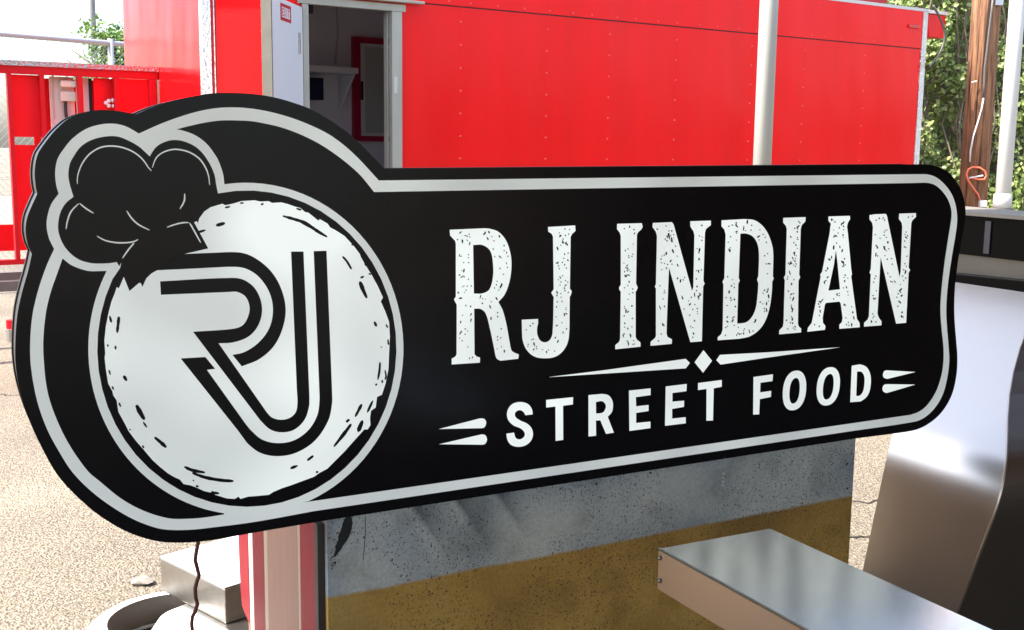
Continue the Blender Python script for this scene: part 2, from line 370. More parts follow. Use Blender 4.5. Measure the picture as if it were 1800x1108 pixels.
m_trim = mat('sign_black_trim', (.012, .012, .014), .35)

sbase = hit(900, 866, SP0, SN)
sign = empty('lightbox_sign', sbase, 'black illuminated food stall sign with white lettering and round chef hat emblem', 'sign')
mb = plate(MB(), [SIGN_OUT], -.004, 0.0); raw_build(mb, 'face_panel', m_black, sign)
OUTUV = [uv(*p) for p in SIGN_OUT]
def offset_loop(lp, d):
    n = len(lp); out = []
    for i in range(n):
        a, b_ = np.array(lp[i - 2]), np.array(lp[(i + 2) % n]); t = b_ - a; t /= (np.linalg.norm(t) or 1)
        out.append((lp[i][0] + t[1] * d, lp[i][1] - t[0] * d))
    return out
area = sum(OUTUV[i][0] * OUTUV[(i + 1) % len(OUTUV)][1] - OUTUV[(i + 1) % len(OUTUV)][0] * OUTUV[i][1] for i in range(len(OUTUV)))
sg = 1 if area > 0 else -1
def ribbon(lp, h0, h1):
    mb = MB(); n = len(lp); mb.add([sw(*q, h1) for q in lp] + [sw(*q, h0) for q in lp], [(i, (i + 1) % n, n + (i + 1) % n, n + i) for i in range(n)]); return mb
inn = offset_loop(OUTUV, -.003 * sg)
ribbon(inn, -.085, -.004).build('side_return', m_return, sign)
mb = plate_uv(MB(), [offset_loop(OUTUV, 0.0)], -.098, -.085); raw_build(mb, 'back_panel', m_trim, sign)
mb = plate(MB(), [BORDER_OUT, HOLE_A, HOLE_B, HOLE_C], .0002, .0012); raw_build(mb, 'border_band', m_border, sign)
mb = plate(MB(), [DISC], .0002, .0012); disc = raw_build(mb, 'emblem_disc', m_disc, sign)

mono = lambda p: T(170, 420, 2.769, p)
K1 = curve(mono([(288, 153), (415, 74), (560, 68)] + S([(690, 66), (760, 88), (840, 150), (892, 232), (918, 335), (905, 430), (862, 520), (790, 585)]) + [(705, 620), (660, 565)] + S([(720, 550), (790, 502), (840, 432), (857, 345), (840, 262), (790, 187), (730, 147), (670, 136)]) + [(500, 143)]))
K2 = curve(mono([(308, 207)] + S([(660, 190), (722, 203), (775, 250), (803, 330), (790, 410), (742, 472), (665, 503)]) + [(592, 508), (825, 842)] + S([(850, 868), (890, 880), (935, 873), (967, 845), (976, 800)]) + [(973, 730), (945, 62), (1005, 62), (1034, 770)] + S([(1032, 815), (1010, 880), (960, 928), (900, 941), (845, 928), (800, 888)]) + [(780, 863), (468, 452)] + S([(660, 438), (710, 420), (738, 372), (742, 325), (722, 280), (682, 258)]) + [(650, 258), (312, 272)]))
K3 = curve(mono([(408, 582), (528, 575), (575, 632), (535, 637), (725, 902)] + S([(750, 932), (805, 977), (880, 994), (960, 980), (1030, 930), (1072, 860), (1083, 790)]) + [(1082, 720), (1055, 60), (1117, 58), (1144, 740)] + S([(1144, 800), (1125, 885), (1060, 982), (970, 1040), (880, 1057), (800, 1043), (740, 1002), (705, 958)]) + [(690, 937)]))
for k in (K1, K2, K3):
    raw_build(plate(MB(), [k], .0010, .0020), 'monogram_stroke', m_print, sign)
fl = []
t = lambda p: T(350, 320, 4.432, p)
fl += [(t([(650, 265), (720, 285), (800, 310), (870, 350), (930, 390), (995, 428)]), 5.5), (t([(130, 340), (200, 320)]), 5), (t([(1115, 580), (1150, 620), (1185, 680)]), 4), (t([(1250, 775), (1275, 840), (1305, 905)]), 6), (t([(1255, 748), (1282, 735)]), 3), (t([(755, 207), (795, 218)]), 3), (t([(905, 280), (935, 297)]), 2.5), (t([(480, 178), (500, 168)]), 3), (t([(200, 200), (240, 192)]), 3.5), (t([(315, 166), (345, 163)]), 2.5), (t([(1185, 485), (1200, 493)]), 3), (t([(1290, 625), (1298, 655)]), 3), (t([(1320, 712), (1335, 722)]), 3), (t([(-20, 395), (48, 375)]), 4)]
t = lambda p: T(450, 554, 4, p)
fl += [(t([(830, 45), (845, 80)]), 4), (t([(912, 65), (925, 90)]), 2.5), (t([(926, 170), (930, 210)]), 3), (t([(870, 330), (866, 390), (855, 455)]), 3.5), (t([(905, 385), (912, 430), (905, 455)]), 2.5), (t([(885, 455), (886, 478)]), 2.5), (t([(838, 495), (848, 482)]), 2.5), (t([(742, 625), (720, 668), (695, 715)]), 4.5), (t([(820, 600), (780, 685)]), 3.5), (t([(655, 732), (632, 752)]), 4), (t([(668, 765), (620, 830), (545, 925)]), 5), (t([(748, 740), (715, 820)]), 7), (t([(402, 988), (358, 1022)]), 4.5), (t([(292, 1057), (240, 1078)]), 4), (t([(878, 222), (882, 228)]), 2.5), (t([(435, 1098), (420, 1108)]), 3)]
t = lambda p: T(0, 554, 4, p)
fl += [(t([(835, 10), (830, 60), (822, 125)]), 5), (t([(810, 215), (812, 242)]), 3), (t([(868, 425), (890, 462)]), 5), (t([(958, 632), (985, 685), (1015, 735)]), 8), (t([(1005, 750), (1032, 790)]), 3), (t([(1085, 858), (1130, 895), (1168, 930)]), 6), (t([(1295, 1065), (1350, 1090), (1440, 1106)]), 5), (t([(756, 205), (758, 222)]), 2.5), (t([(765, 385), (775, 420)]), 3), (t([(788, 500), (797, 525)]), 3), (t([(835, 615), (848, 645)]), 3), (t([(1000, 915), (1010, 935)]), 3), (t([(910, 800), (915, 810)]), 2.5), (t([(770, 5), (782, 52)]), 4)]
t = lambda p: T(0, 831, 4, p)
fl += [(t([(1350, 0), (1440, 32), (1550, 52), (1640, 58)]), 6), (t([(1375, 92), (1395, 98)]), 3), (t([(1480, 138), (1540, 145)]), 4), (t([(1355, 50), (1362, 58)]), 2)]
mb = MB()
for p, wd in fl: plate(mb, [stroke(p, wd * 1.15, 2)], .0010, .0020)
o = raw_build(mb, 'brush_flecks', m_print, disc); tag(o, kind='stuff')
HL = lambda p: T(100, 240, 3.957, p)
for ln in ([(142, 330), (145, 270), (175, 190), (230, 120), (310, 75), (400, 68), (480, 85), (550, 120), (600, 165), (635, 215), (658, 240)],
           [(663, 218), (690, 150), (740, 110), (800, 92), (850, 92), (920, 110), (990, 155), (1035, 220), (1055, 280), (1062, 338)],
           [(63, 645), (75, 580), (100, 520), (152, 466)], [(157, 466), (200, 500), (255, 535)], [(485, 517), (520, 570), (570, 615), (645, 652)],
           [(888, 397), (885, 450), (855, 505)], [(278, 693), (340, 725), (430, 740), (520, 735), (565, 717)], [(538, 740), (500, 784), (455, 848)],
           [(765, 632), (830, 610), (880, 600), (918, 600)], [(922, 602), (945, 640), (1000, 740)]):
    raw_build(plate(MB(), [stroke(HL(ln), 2.6, True)], .0002, .0012), 'hat_line', m_border, sign)

r2 = lambda p: T(760, 360, 3.693, p); i2 = lambda p: T(1060, 370, 4.433, p); i3 = lambda p: T(1340, 360, 4.433, p)
t4 = lambda p: T(760, 600, 5.54, p); t5 = lambda p: T(1060, 600, 6.157, p); t6 = lambda p: T(1300, 600, 4.5, p)
BIG = [
 ('R', [r2([(112, 163), (340, 153)] + S([(375, 157), (430, 178), (478, 235), (506, 320), (512, 400), (500, 495), (470, 580)]) + [(427, 632)] + S([(455, 685), (480, 780), (498, 880), (512, 945)]) + [(530, 960), (560, 972), (556, 1000), (440, 1013)] + S([(415, 995), (400, 930), (370, 790), (345, 705), (312, 677)]) + [(270, 675), (272, 970), (285, 985), (308, 992), (307, 1025), (125, 1037), (125, 1000), (150, 985), (157, 970), (158, 650), (150, 635), (140, 615), (152, 597), (152, 255), (147, 235), (115, 200)]),
        r2([(263, 262)] + S([(325, 262), (375, 300), (393, 380), (393, 470), (370, 550), (325, 576)]) + [(268, 577)])]),
 ('J', [r2([(750, 145), (925, 135), (928, 170), (905, 190), (896, 210), (891, 545), (903, 560), (900, 580), (890, 600), (888, 810)] + S([(880, 885), (850, 945), (800, 985), (730, 997), (660, 985), (610, 940), (586, 880)]) + [(582, 835), (580, 747), (685, 742), (685, 770)] + S([(678, 805), (682, 850), (702, 884), (735, 893), (765, 875), (780, 830)]) + [(787, 600), (775, 580), (772, 570), (787, 550), (783, 210), (775, 190), (752, 175)])]),
 ('I', [i2([(110, 105), (300, 100), (307, 130), (295, 150), (272, 170), (262, 190), (255, 570), (268, 600), (262, 620), (252, 635), (252, 985), (260, 1005), (290, 1030), (290, 1062), (95, 1082), (95, 1050), (125, 1025), (133, 1000), (138, 635), (125, 615), (125, 600), (138, 580), (138, 200), (130, 175), (108, 145)])]),
 ('N', [i2([(388, 98), (535, 92), (548, 110), (692, 630), (703, 600), (712, 195), (705, 165), (680, 125), (680, 85), (838, 80), (838, 115), (800, 145), (792, 175), (780, 550), (790, 570), (778, 592), (768, 1020), (680, 1027), (512, 440), (495, 870), (493, 960), (500, 985), (535, 1005), (533, 1040), (370, 1055), (370, 1025), (405, 995), (412, 975), (412, 610), (403, 595), (412, 575), (420, 200), (410, 165), (385, 130)])]),
 ('D', [i2([(923, 78), (1100, 68)] + S([(1175, 76), (1235, 115), (1281, 178), (1314, 266), (1324, 340)]) + [(1321, 514), (1328, 530), (1316, 556)] + S([(1312, 645), (1296, 756), (1265, 855), (1215, 930), (1140, 982)]) + [(1060, 1000), (893, 1012), (893, 990), (920, 965), (932, 930), (938, 580), (930, 555), (945, 530), (955, 190), (945, 150), (923, 125)]),
        i2([(1068, 182)] + S([(1115, 181), (1168, 205), (1204, 265), (1215, 350)]) + [(1210, 510), (1200, 540), (1210, 570)] + S([(1205, 650), (1190, 760), (1160, 830), (1115, 872)]) + [(1043, 883), (1052, 570), (1063, 548), (1055, 525)])]),
 ('I', [i3([(163, 103), (335, 97), (333, 130), (305, 160), (297, 190), (285, 545), (293, 565), (280, 590), (275, 930), (283, 950), (300, 965), (300, 995), (130, 1010), (132, 980), (160, 950), (165, 920), (175, 590), (167, 570), (180, 545), (190, 190), (183, 165), (162, 140)])]),
 ('A', [i3([(515, 92), (680, 87), (682, 112), (665, 140), (658, 170), (665, 230), (690, 500), (696, 540), (690, 560), (735, 890), (755, 920), (757, 955), (600, 967), (600, 935), (620, 915), (625, 880), (610, 770), (600, 755), (495, 765), (485, 780), (468, 880), (470, 920), (490, 945), (485, 975), (350, 990), (355, 960), (385, 920), (455, 560), (450, 545), (465, 525), (525, 220), (530, 170), (535, 150), (515, 125)]), i3([(572, 345), (583, 430), (605, 660), (512, 670), (555, 470)])]),
 ('N', [i3([(835, 82), (875, 75), (960, 72), (968, 85), (1068, 570), (1078, 520), (1090, 170), (1085, 140), (1063, 110), (1067, 70), (1195, 66), (1195, 95), (1165, 125), (1158, 150), (1138, 490), (1150, 510), (1138, 530), (1118, 920), (1042, 927), (920, 400), (895, 850), (905, 880), (927, 910), (925, 940), (792, 950), (793, 920), (820, 895), (830, 870), (845, 545), (835, 530), (845, 500), (862, 175), (855, 140), (835, 115)])]),
]
SMALL = [
 ('S', [t4([(905, 720), (975, 712)] + S([(968, 665), (930, 612), (850, 592), (770, 618), (728, 690), (737, 765), (790, 820), (860, 850), (897, 890), (893, 930), (855, 955), (812, 943)]) + [(793, 890), (720, 900)] + S([(732, 965), (772, 1013), (845, 1028), (920, 1005), (970, 945), (972, 865), (925, 805), (850, 770), (807, 735), (805, 695), (845, 671), (886, 688)]))]),
 ('T', [t4([(1108, 572), (1368, 545), (1366, 615), (1270, 628), (1272, 960), (1200, 970), (1198, 635), (1108, 645)])]),
 ('R', [t4([(1520, 525), (1650, 513)] + S([(1708, 524), (1745, 565), (1757, 620), (1745, 690)]) + [(1705, 735), (1765, 890), (1690, 902), (1635, 770), (1590, 772), (1592, 920), (1520, 927)]), t4([(1590, 592)] + S([(1648, 583), (1683, 610), (1687, 650), (1658, 695)]) + [(1592, 705)])]),
 ('E', [t5([(280, 535), (512, 510), (512, 582), (352, 605), (355, 705), (490, 690), (490, 755), (355, 775), (355, 885), (510, 870), (510, 940), (285, 970)])]),
 ('E', [t5([(678, 490), (903, 463), (900, 540), (748, 560), (748, 655), (875, 643), (873, 710), (745, 732), (745, 838), (892, 822), (892, 888), (670, 915)])]),
 ('T', [t5([(1028, 453), (1282, 420), (1282, 492), (1195, 510), (1187, 857), (1118, 860), (1120, 515), (1028, 528)])]),
 ('F', [t6([(110, 283), (262, 262), (258, 315), (163, 328), (160, 405), (248, 393), (245, 440), (158, 458), (153, 578), (107, 580)])]),
 ('O', [t6(ell((440, 238), (525, 370), (425, 550), (342, 400), 2.25)), t6(ell((440, 293), (475, 380), (428, 495), (392, 400), 2.3))]),
 ('O', [t6(ell((712, 210), (790, 340), (690, 512), (609, 365), 2.25)), t6(ell((708, 262), (743, 345), (693, 463), (657, 370), 2.3))]),
 ('D', [t6([(887, 195), (930, 186)] + S([(960, 185), (1005, 208), (1033, 268), (1033, 360), (1010, 430), (960, 473)]) + [(930, 478), (875, 482)]), t6([(927, 240), (945, 239)] + S([(965, 243), (985, 275), (988, 330), (975, 400), (950, 430)]) + [(920, 433)])]),
]
def inside(p, lp):
    c = False; n = len(lp)
    for i in range(n):
        (x1, y1), (x2, y2) = lp[i], lp[i - 1]
        if (y1 > p[1]) != (y2 > p[1]) and p[0] < (x2 - x1) * (p[1] - y1) / (y2 - y1) + x1: c = not c
    return c
def edge_dist(p, lps):
    d = 1e9
    for lp in lps:
        for i in range(len(lp)):
            a, b_ = np.array(lp[i - 1]), np.array(lp[i]); ab_ = b_ - a; k = ab_ @ ab_
            tt = max(0, min(1, ((np.array(p) - a) @ ab_) / k)) if k else 0
            d = min(d, np.linalg.norm(np.array(p) - a - ab_ * tt))
    return d
def blob(x, y, L, wd, ang):
    n = 7; out = []
    for k in range(n):
        a = 2 * PI * k / n + random.uniform(-.25, .25); r = random.uniform(.7, 1.15)
        ex, ey = L / 2 * math.cos(a) * r, wd / 2 * math.sin(a) * r
        out.append((x + ex * math.cos(ang) - ey * math.sin(ang), y + ex * math.sin(ang) + ey * math.cos(ang)))
    return out
for ch, loops in BIG:
    lps = [curve(l, 5) for l in loops]
    o = raw_build(plate(MB(), lps, .0002, .0012), 'letter', m_letter, sign); o['label'] = f'large worn white serif letter {ch}'
    xs = [p[0] for p in lps[0]]; ys = [p[1] for p in lps[0]]; mb = MB(); tries = 0; got = 0
    wide = (max(xs) - min(xs)); want = int(34 + wide * .45)
    while got < want and tries < 2600:
        tries += 1; p = (random.uniform(min(xs), max(xs)), random.uniform(min(ys) + 4, max(ys) - 8))
        if not inside(p, lps[0]) or any(inside(p, h) for h in lps[1:]): continue
        d = edge_dist(p, lps)
        if d < 4.2: continue
        big = random.random() < .24
        L = random.uniform(4.5, 9.5) if big else random.uniform(2.0, 4.0)
        ang = random.gauss(PI / 2, .45)
        plate(mb, [blob(p[0], p[1], L, random.uniform(2.0, 3.4 if big else 2.8), ang)], .0010, .0016); got += 1
    tag(raw_build(mb, 'worn_flecks', m_print, o), kind='stuff')
for ch, loops in SMALL:
    o = raw_build(plate(MB(), [curve(l, 5) for l in loops], .0002, .0012), 'letter', m_letter, sign); o['label'] = f'small plain white letter {ch}'
DASH = [t4([(65, 855), (460, 752)] + S([(503, 756), (522, 792), (505, 838)]) + [(480, 846)]), t4([(65, 1003), (480, 907)] + S([(513, 915), (530, 955), (513, 998)]) + [(490, 1007)]),
        t6([(1390, 243), (1165, 298)] + S([(1140, 287), (1134, 262), (1148, 234)]) + [(1172, 231)]), t6([(1387, 343), (1160, 410)] + S([(1136, 397), (1130, 370), (1145, 344)]) + [(1172, 340)])]
for d in DASH: raw_build(plate(MB(), [curve(d, 5)], .0002, .0012), 'dash_mark', m_letter, sign)
raw_build(plate(MB(), [[(965, 663), (1060, 651.2), (1205, 631), (1212, 638.2), (1205, 647.6), (1060, 657)]], .0002, .0012), 'divider_bar', m_letter, sign)
raw_build(plate(MB(), [[(1259, 633.3), (1265.5, 624), (1350, 619.5), (1475.6, 610.7), (1350, 628.5), (1266.3, 641)]], .0002, .0012), 'divider_bar', m_letter, sign)
raw_build(plate(MB(), [t5([(1085, 98), (1177, 212), (1080, 340), (990, 228)])], .0002, .0012), 'diamond_mark', m_letter, sign)

# power cord hanging from the sign
m_cord = mat('red_brown_cord', (.10, .022, .014), .6)
cp = []
for i, (x, y) in enumerate([(349, 945), (348, 956), (345, 970), (343, 985), (347, 1000), (350, 1012), (346, 1022), (343, 1035), (344, 1050), (347, 1062), (343, 1075), (338, 1085), (337, 1097), (338, 1110), (336, 1130)]):
    cp.append(hit(x, y, SP0 - SN * .05, SN))
for q in ((.0, .10, -.2), (.02, .2, -.12), (.08, .2, -.03)): pass
z = cp[-1].z; p = cp[-1]
for k in range(1, 8): cp.append(Vector((p.x - .01 * k, p.y + .012 * k, z - (z - .01) * k / 7)))
cp += [cp[-1] + Vector((-.1, .05, 0)), cp[-1] + Vector((-.25, .16, 0))]
cord = MB().tube(cp, .0042, 8).build('power_cord', m_cord, None, True)
tag(cord, 'thin red brown power cord hanging from the bottom of the black sign', 'cord')

# ------------------------------------------------------------------ painted cabinet under the sign
CFR = SP0 - SN * .03                           # its front plane
CN = Vector((SN.x, SN.y, 0)).normalized()
def cf(px, py): return hit(px, py, CFR, CN)
tl, tr = cf(575, 914.8), cf(1504, 771)
tl.z += .004; tr.z += .004
au = (tr - tl)                                  # along the front, with the slope of the sign's foot
depth = .71
def cab_front_mat(org):
    m, N, L, b = M('airbrushed_front')
    tc = N.new('ShaderNodeTexCoord')
    def math_(op, a, b_=None, c=None):
        q = N.new('ShaderNodeMath'); q.operation = op
        for i, x in enumerate((a, b_, c)):
            if x is None: continue
            if isinstance(x, (int, float)): q.inputs[i].default_value = x
            else: L.new(x, q.inputs[i])
        return q.outputs[0]
    def dot(v, off):                            # distance along a direction, measured from a point of the cabinet
        q = N.new('ShaderNodeVectorMath'); q.operation = 'DOT_PRODUCT'; L.new(tc.outputs['Object'], q.inputs[0]); q.inputs[1].default_value = v
        return math_('SUBTRACT', q.outputs['Value'], off)
    e0, e1 = cf(577, 1052) - org, cf(1500, 872) - org
    dv = (e1 - e0); dv.normalize(); nv = CN.cross(dv); nv = nv if nv.z > 0 else -nv
    hgt = dot(nv, e0.dot(nv)); u_ = dot(dv, e0.dot(dv))
    def noise(s, det=4, sc_=None, col_=False):
        n = N.new('ShaderNodeTexNoise'); n.inputs['Scale'].default_value = s; n.inputs['Detail'].default_value = det
        if sc_:
            mp = N.new('ShaderNodeMapping'); mp.inputs['Scale'].default_value = sc_; L.new(tc.outputs['Object'], mp.inputs[0]); L.new(mp.outputs[0], n.inputs[0])
        else: L.new(tc.outputs['Object'], n.inputs[0])
        return n.outputs[0]
    def ramp(x, stops):
        r = N.new('ShaderNodeValToRGB'); e = r.color_ramp.elements
        while len(e) < len(stops): e.new(.5)
        for i, (p, c) in enumerate(stops): e[i].position = p; e[i].color = (*c, 1)
        L.new(x, r.inputs[0]); return r.outputs[0]
    def mix(f, a, b_, mode='MIX'):
        q = N.new('ShaderNodeMix'); q.data_type = 'RGBA'; q.blend_type = mode
        if isinstance(f, (int, float)): q.inputs[0].default_value = f
        else: L.new(f, q.inputs[0])
        for i, x in ((6, a), (7, b_)):
            if isinstance(x, tuple): q.inputs[i].default_value = (*x, 1)
            else: L.new(x, q.inputs[i])
        return q.outputs[2]
    # grey-blue airbrushed upper part
    upper = ramp(noise(3.2, 3), [(.30, (.19, .22, .26)), (.46, (.38, .40, .39)), (.66, (.52, .52, .48))])
    cold = ramp(noise(2.1, 2), [(.46, (1, 1, 1)), (.64, (.60, .68, .88))])
    upper = mix(1.0, upper, cold, 'MULTIPLY')
    # painted folds that sweep down to the right, near the left end
    fold = math_('FRACT', math_('MULTIPLY', math_('ADD', u_, math_('MULTIPLY', hgt, .62)), 9.5))
    foldc = ramp(fold, [(0.0, (.34, .34, .34)), (.4, (.72, .72, .70)), (.86, (1.2, 1.19, 1.12)), (1.0, (.5, .5, .5))])
    lim = N.new('ShaderNodeMapRange'); L.new(math_('ABSOLUTE', math_('SUBTRACT', math_('ADD', u_, math_('MULTIPLY', hgt, .62)), .42)), lim.inputs[0]); lim.inputs[1].default_value = .10; lim.inputs[2].default_value = .18; lim.inputs[3].default_value = 1; lim.inputs[4].default_value = 0
    hm = N.new('ShaderNodeMapRange'); L.new(hgt, hm.inputs[0]); hm.inputs[1].default_value = .04; hm.inputs[2].default_value = .17
    upper = mix(math_('MULTIPLY', lim.outputs[0], hm.outputs[0]), upper, mix(1.0, upper, foldc, 'MULTIPLY'))
    ochre = ramp(noise(2.5, 5), [(.3, (.28, .15, .03)), (.5, (.45, .26, .055)), (.72, (.50, .31, .085))])
    grime = ramp(noise(1.6, 3), [(.5, (1, 1, 1)), (.68, (.42, .44, .45))])
    ochre = mix(.8, ochre, grime, 'MULTIPLY')
    wob = math_('MULTIPLY', math_('SUBTRACT', noise(7, 3), .5), .012)
    sel = N.new('ShaderNodeMapRange'); L.new(math_('ADD', hgt, wob), sel.inputs[0]); sel.inputs[1].default_value = -.003; sel.inputs[2].default_value = .005
    base = mix(sel.outputs[0], ochre, upper)
    grain = ramp(noise(140, 6), [(.3, (.72, .72, .72)), (.7, (1.18, 1.18, 1.18))])
    stain = ramp(noise(9, 7), [(.34, (.62, .60, .56)), (.46, (1, 1, 1))])
    base = mix(.5, mix(.6, base, grain, 'MULTIPLY'), stain, 'MULTIPLY')
    def speck(scale, thr, dens):
        v = N.new('ShaderNodeTexVoronoi'); v.inputs['Scale'].default_value = scale; dn_ = N.new('ShaderNodeVectorMath'); dn_.operation = 'MULTIPLY_ADD'; nz = N.new('ShaderNodeTexNoise'); nz.inputs['Scale'].default_value = 30; L.new(tc.outputs['Object'], nz.inputs[0]); L.new(nz.outputs['Color'], dn_.inputs[0]); dn_.inputs[1].default_value = (.012, .012, .012); L.new(tc.outputs['Object'], dn_.inputs[2]); L.new(dn_.outputs[0], v.inputs[0])
        s = N.new('ShaderNodeSeparateColor'); L.new(v.outputs['Color'], s.inputs[0])
        size = math_('MULTIPLY', s.outputs[0], thr)
        a = math_('LESS_THAN', v.outputs['Distance'], size); return math_('MULTIPLY', a, math_('LESS_THAN', s.outputs[1], dens))
    k = math_('MAXIMUM', math_('MAXIMUM', speck(170, .40, .36), speck(95, .22, .22)), speck(300, .55, .3))
    patch = N.new('ShaderNodeMapRange'); L.new(noise(4, 2), patch.inputs[0]); patch.inputs[1].default_value = .36; patch.inputs[2].default_value = .46
    fin = mix(math_('MULTIPLY', math_('MULTIPLY', k, patch.outputs[0]), .9), base, (.02, .02, .022))
    L.new(fin, b.inputs['Base Color']); b.inputs['Roughness'].default_value = .6
    bp = N.new('ShaderNodeBump'); bp.inputs['Strength'].default_value = .15; bp.inputs['Distance'].default_value = .003; L.new(noise(60, 4), bp.inputs['Height']); L.new(bp.outputs[0], b.inputs['Normal'])
    return m
cabo = Vector((tl + au * .5 + B * depth / 2)); cabo.z = 0
cab = empty('painted_cabinet', cabo, 'speckled cabinet with airbrushed grey front and ochre band carrying the black sign', 'cabinet')
fl_, fr_ = Vector((tl.x, tl.y, 0)), Vector((tr.x, tr.y, 0))
MB().prism([fl_, fr_, tr, tl], -CN * .018).build('front_panel', cab_front_mat(rootloc(cab)), cab)
bb = -CN
m_pl = mat('old_plywood', (.25, .16, .09), .8, noise=.3, nscale=8)
m_edge = mat('dark_edge_strip', (.03, .02, .016), .6, noise=.3)
def cback(p, k): return p + bb * k
d0 = .0185
MB().prism([cback(tl, d0), cback(tr, d0), cback(tr, depth), cback(tl, depth)], (0, 0, -.018)).build('top_panel', m_pl, cab)
MB().prism([cback(fr_, d0), cback(fr_, depth), cback(tr, depth) + Vector((0, 0, -.0185)), cback(tr, d0) + Vector((0, 0, -.0185))], -au.normalized() * .018).build('side_panel', m_pl, cab)
zl = tl.z - .0185
# left side: painted boards side by side, curved away at the foot of the far edge
SPL = fl_ + au.normalized() * 0.0
sn_ = Vector((-au.x, -au.y, 0)).normalized()
def side_t(px, py=960):                         # distance back along the side for a pixel column
    h = hit(px, py, fl_, sn_); return (h - fl_).dot(bb)
paint = {'red': mat('faded_red_paint', (.21, .006, .012), .6, noise=.3, spec=.25, nscale=9, stretch=(6, 6, 1)),
         'cream': mat('cream_paint', (.38, .29, .20), .6, noise=.15), 'tan': mat('pinkish_tan_paint', (.27, .145, .10), .65, noise=.18, nscale=10, stretch=(6, 6, .6)),
         'white': mat('chalk_white_paint', (.6, .55, .5), .6), 'edge': m_edge}
xs = [(577, 'edge'), (565, 'red'), (536, 'cream'), (532, 'tan'), (478, 'cream'), (472, 'red'), (452, 'white'), (444, 'red'), (427, None)]
for i in range(len(xs) - 1):
    t0 = max(.0, side_t(xs[i][0])); t1 = side_t(xs[i + 1][0]); last = xs[i + 1][1] is None
    th = .012 if xs[i][1] != 'edge' else .016
    e = .0006
    if i == 0: t0 = .019
    p0, p1 = fl_ + bb * (t0 + e), fl_ + bb * (t1 - e)
    pts = [p0, p1]
    if last:                                    # the far edge bends forward towards the foot
        pts = [p0]
        for px, py in ((449, 1112), (446.7, 1095), (439, 1080), (433, 1064), (430.5, 1035), (429, 1006), (427.5, 970), (426.7, 940)):
            h = hit(px, py, fl_, sn_); pts.append(h)
        pts = [p0] + [fl_ + bb * ((pts[1] - fl_).dot(bb))] + pts[1:] + [fl_ + bb * (pts[-1] - fl_).dot(bb) + UP * zl, p0 + UP * zl]
    else: pts = [p0, p1, p1 + UP * zl, p0 + UP * zl]
    MB().prism(pts, sn_ * th).build('painted_board' if xs[i][1] != 'edge' else 'edge_strip', paint[xs[i][1]], cab)
MB().prism([fl_ + bb * .02, fl_ + bb * .70, fl_ + bb * .70 + UP * zl, fl_ + bb * .02 + UP * zl], -sn_ * .012).build('side_panel', m_pl, cab)
MB().prism([cback(fl_, depth - .014) + au * .01, cback(fr_, depth - .014) - au * .01, cback(tr, depth - .014) - au * .01 + UP * -.02, cback(tl, depth - .014) + au * .01 - UP * .02], bb * .012).build('back_panel', m_pl, cab)
# ink smear and blots on the front
m_ink = mat('black_ink', (.008, .008, .008), .5)
sm = [(607, 910), (613, 907), (618, 909), (619.5, 920), (617.5, 932), (613, 944), (609, 951), (603, 959), (599, 966), (592, 975), (588, 980), (586, 977), (590, 968), (589, 961), (594, 950), (595, 940), (600, 931), (602, 920)]
MB().prism([cf(x, y) + CN * .0005 for x, y in sm], CN * .0006).build('ink_smear', m_ink, cab)
mb = MB()
for i in range(46):
    t_ = random.random(); x = 588 - 9 * t_ + random.gauss(0, 5); y = 968 + 32 * t_ + random.gauss(0, 5)
    if x < 580: continue
    mb.prism([cf(a, b_) + CN * .0005 for a, b_ in blob(x, y, random.uniform(1.2, 3.5), random.uniform(1.2, 2.5), random.random() * 3)], CN * .0005)
for (x, y, r) in [(589, 989, 4.5), (1048, 850.5, 5), (1143, 831, 4.5), (1489, 815, 4), (1489, 858.5, 4), (1410, 885, 3), (1427, 834, 3), (1410, 809, 3), (1392, 811, 3)]:
    mb.prism([cf(a, b_) + CN * .0005 for a, b_ in blob(x, y, r, r, 0)], CN * .0005)
tag(mb.build('ink_spatter', m_ink, cab), kind='stuff')
MB().prism([cf(x, y) + CN * .0004 for x, y in ((641.3, 908), (642.2, 908), (642.5, 935), (641, 960), (638.2, 985), (637.4, 985), (640, 960), (641.6, 935))], CN * .0004).build('hairline_crack', m_ink, cab)
m_wp = mat('white_dot_paint', (.6, .6, .6), .5)
mb = MB()
for (x, y) in [(1271.5, 832.5), (1271, 840), (1270.5, 847), (1270, 853)]:
    mb.prism([cf(a, b_) + CN * .0005 for a, b_ in blob(x, y, 4.5, 3, 1.4)], CN * .0006)
mb.build('painted_dots', m_wp, cab)

# ------------------------------------------------------------------ aluminium shelf in the foreground
ax_a = SY
m_alu = brushed('brushed_aluminium', (.93, .92, .87), .22, SY + PI / 2, .05, .03)
m_alu_s = brushed('aluminium_brown_reflection', (.54, .41, .32), .36, SY + PI / 2, .05)  # brown reflection on the sides is put into the base colour
sp = atY(1158, 965, 2.05)
zt = sp.z
far = ground(1355, 930, zt)
wa = (far - sp).dot(A)
shelf = empty('aluminium_shelf', Vector((sp.x, sp.y, 0)) - B * .5, 'brushed aluminium shelf box jutting in at the lower right corner', 'shelf')
hs = sp.z - hit(1158, 1035, sp, B).z
ln = 1.5
MB().box(sp - B * ln - UP * .0025, A * wa, B * ln, UP * .0025).build('top_sheet', m_alu, shelf)
MB().box(sp - B * ln - UP * hs - A * 0, A * .003, B * ln, UP * (hs - .003)).build('side_lip', m_alu_s, shelf)
MB().box(sp - B * ln + A * (wa - .003) - UP * hs, A * .003, B * ln, UP * (hs - .003)).build('side_lip', m_alu_s, shelf)
MB().box(sp + A * .0035 - B * .003 - UP * hs, A * (wa - .007), B * .003, UP * (hs - .003)).build('end_lip', m_alu_s, shelf)
MB().box(sp + A * .0035 - B * (ln - .003) - UP * hs, A * (wa - .007), B * (ln - .01), UP * .002).build('bottom_sheet', m_alu_s, shelf)
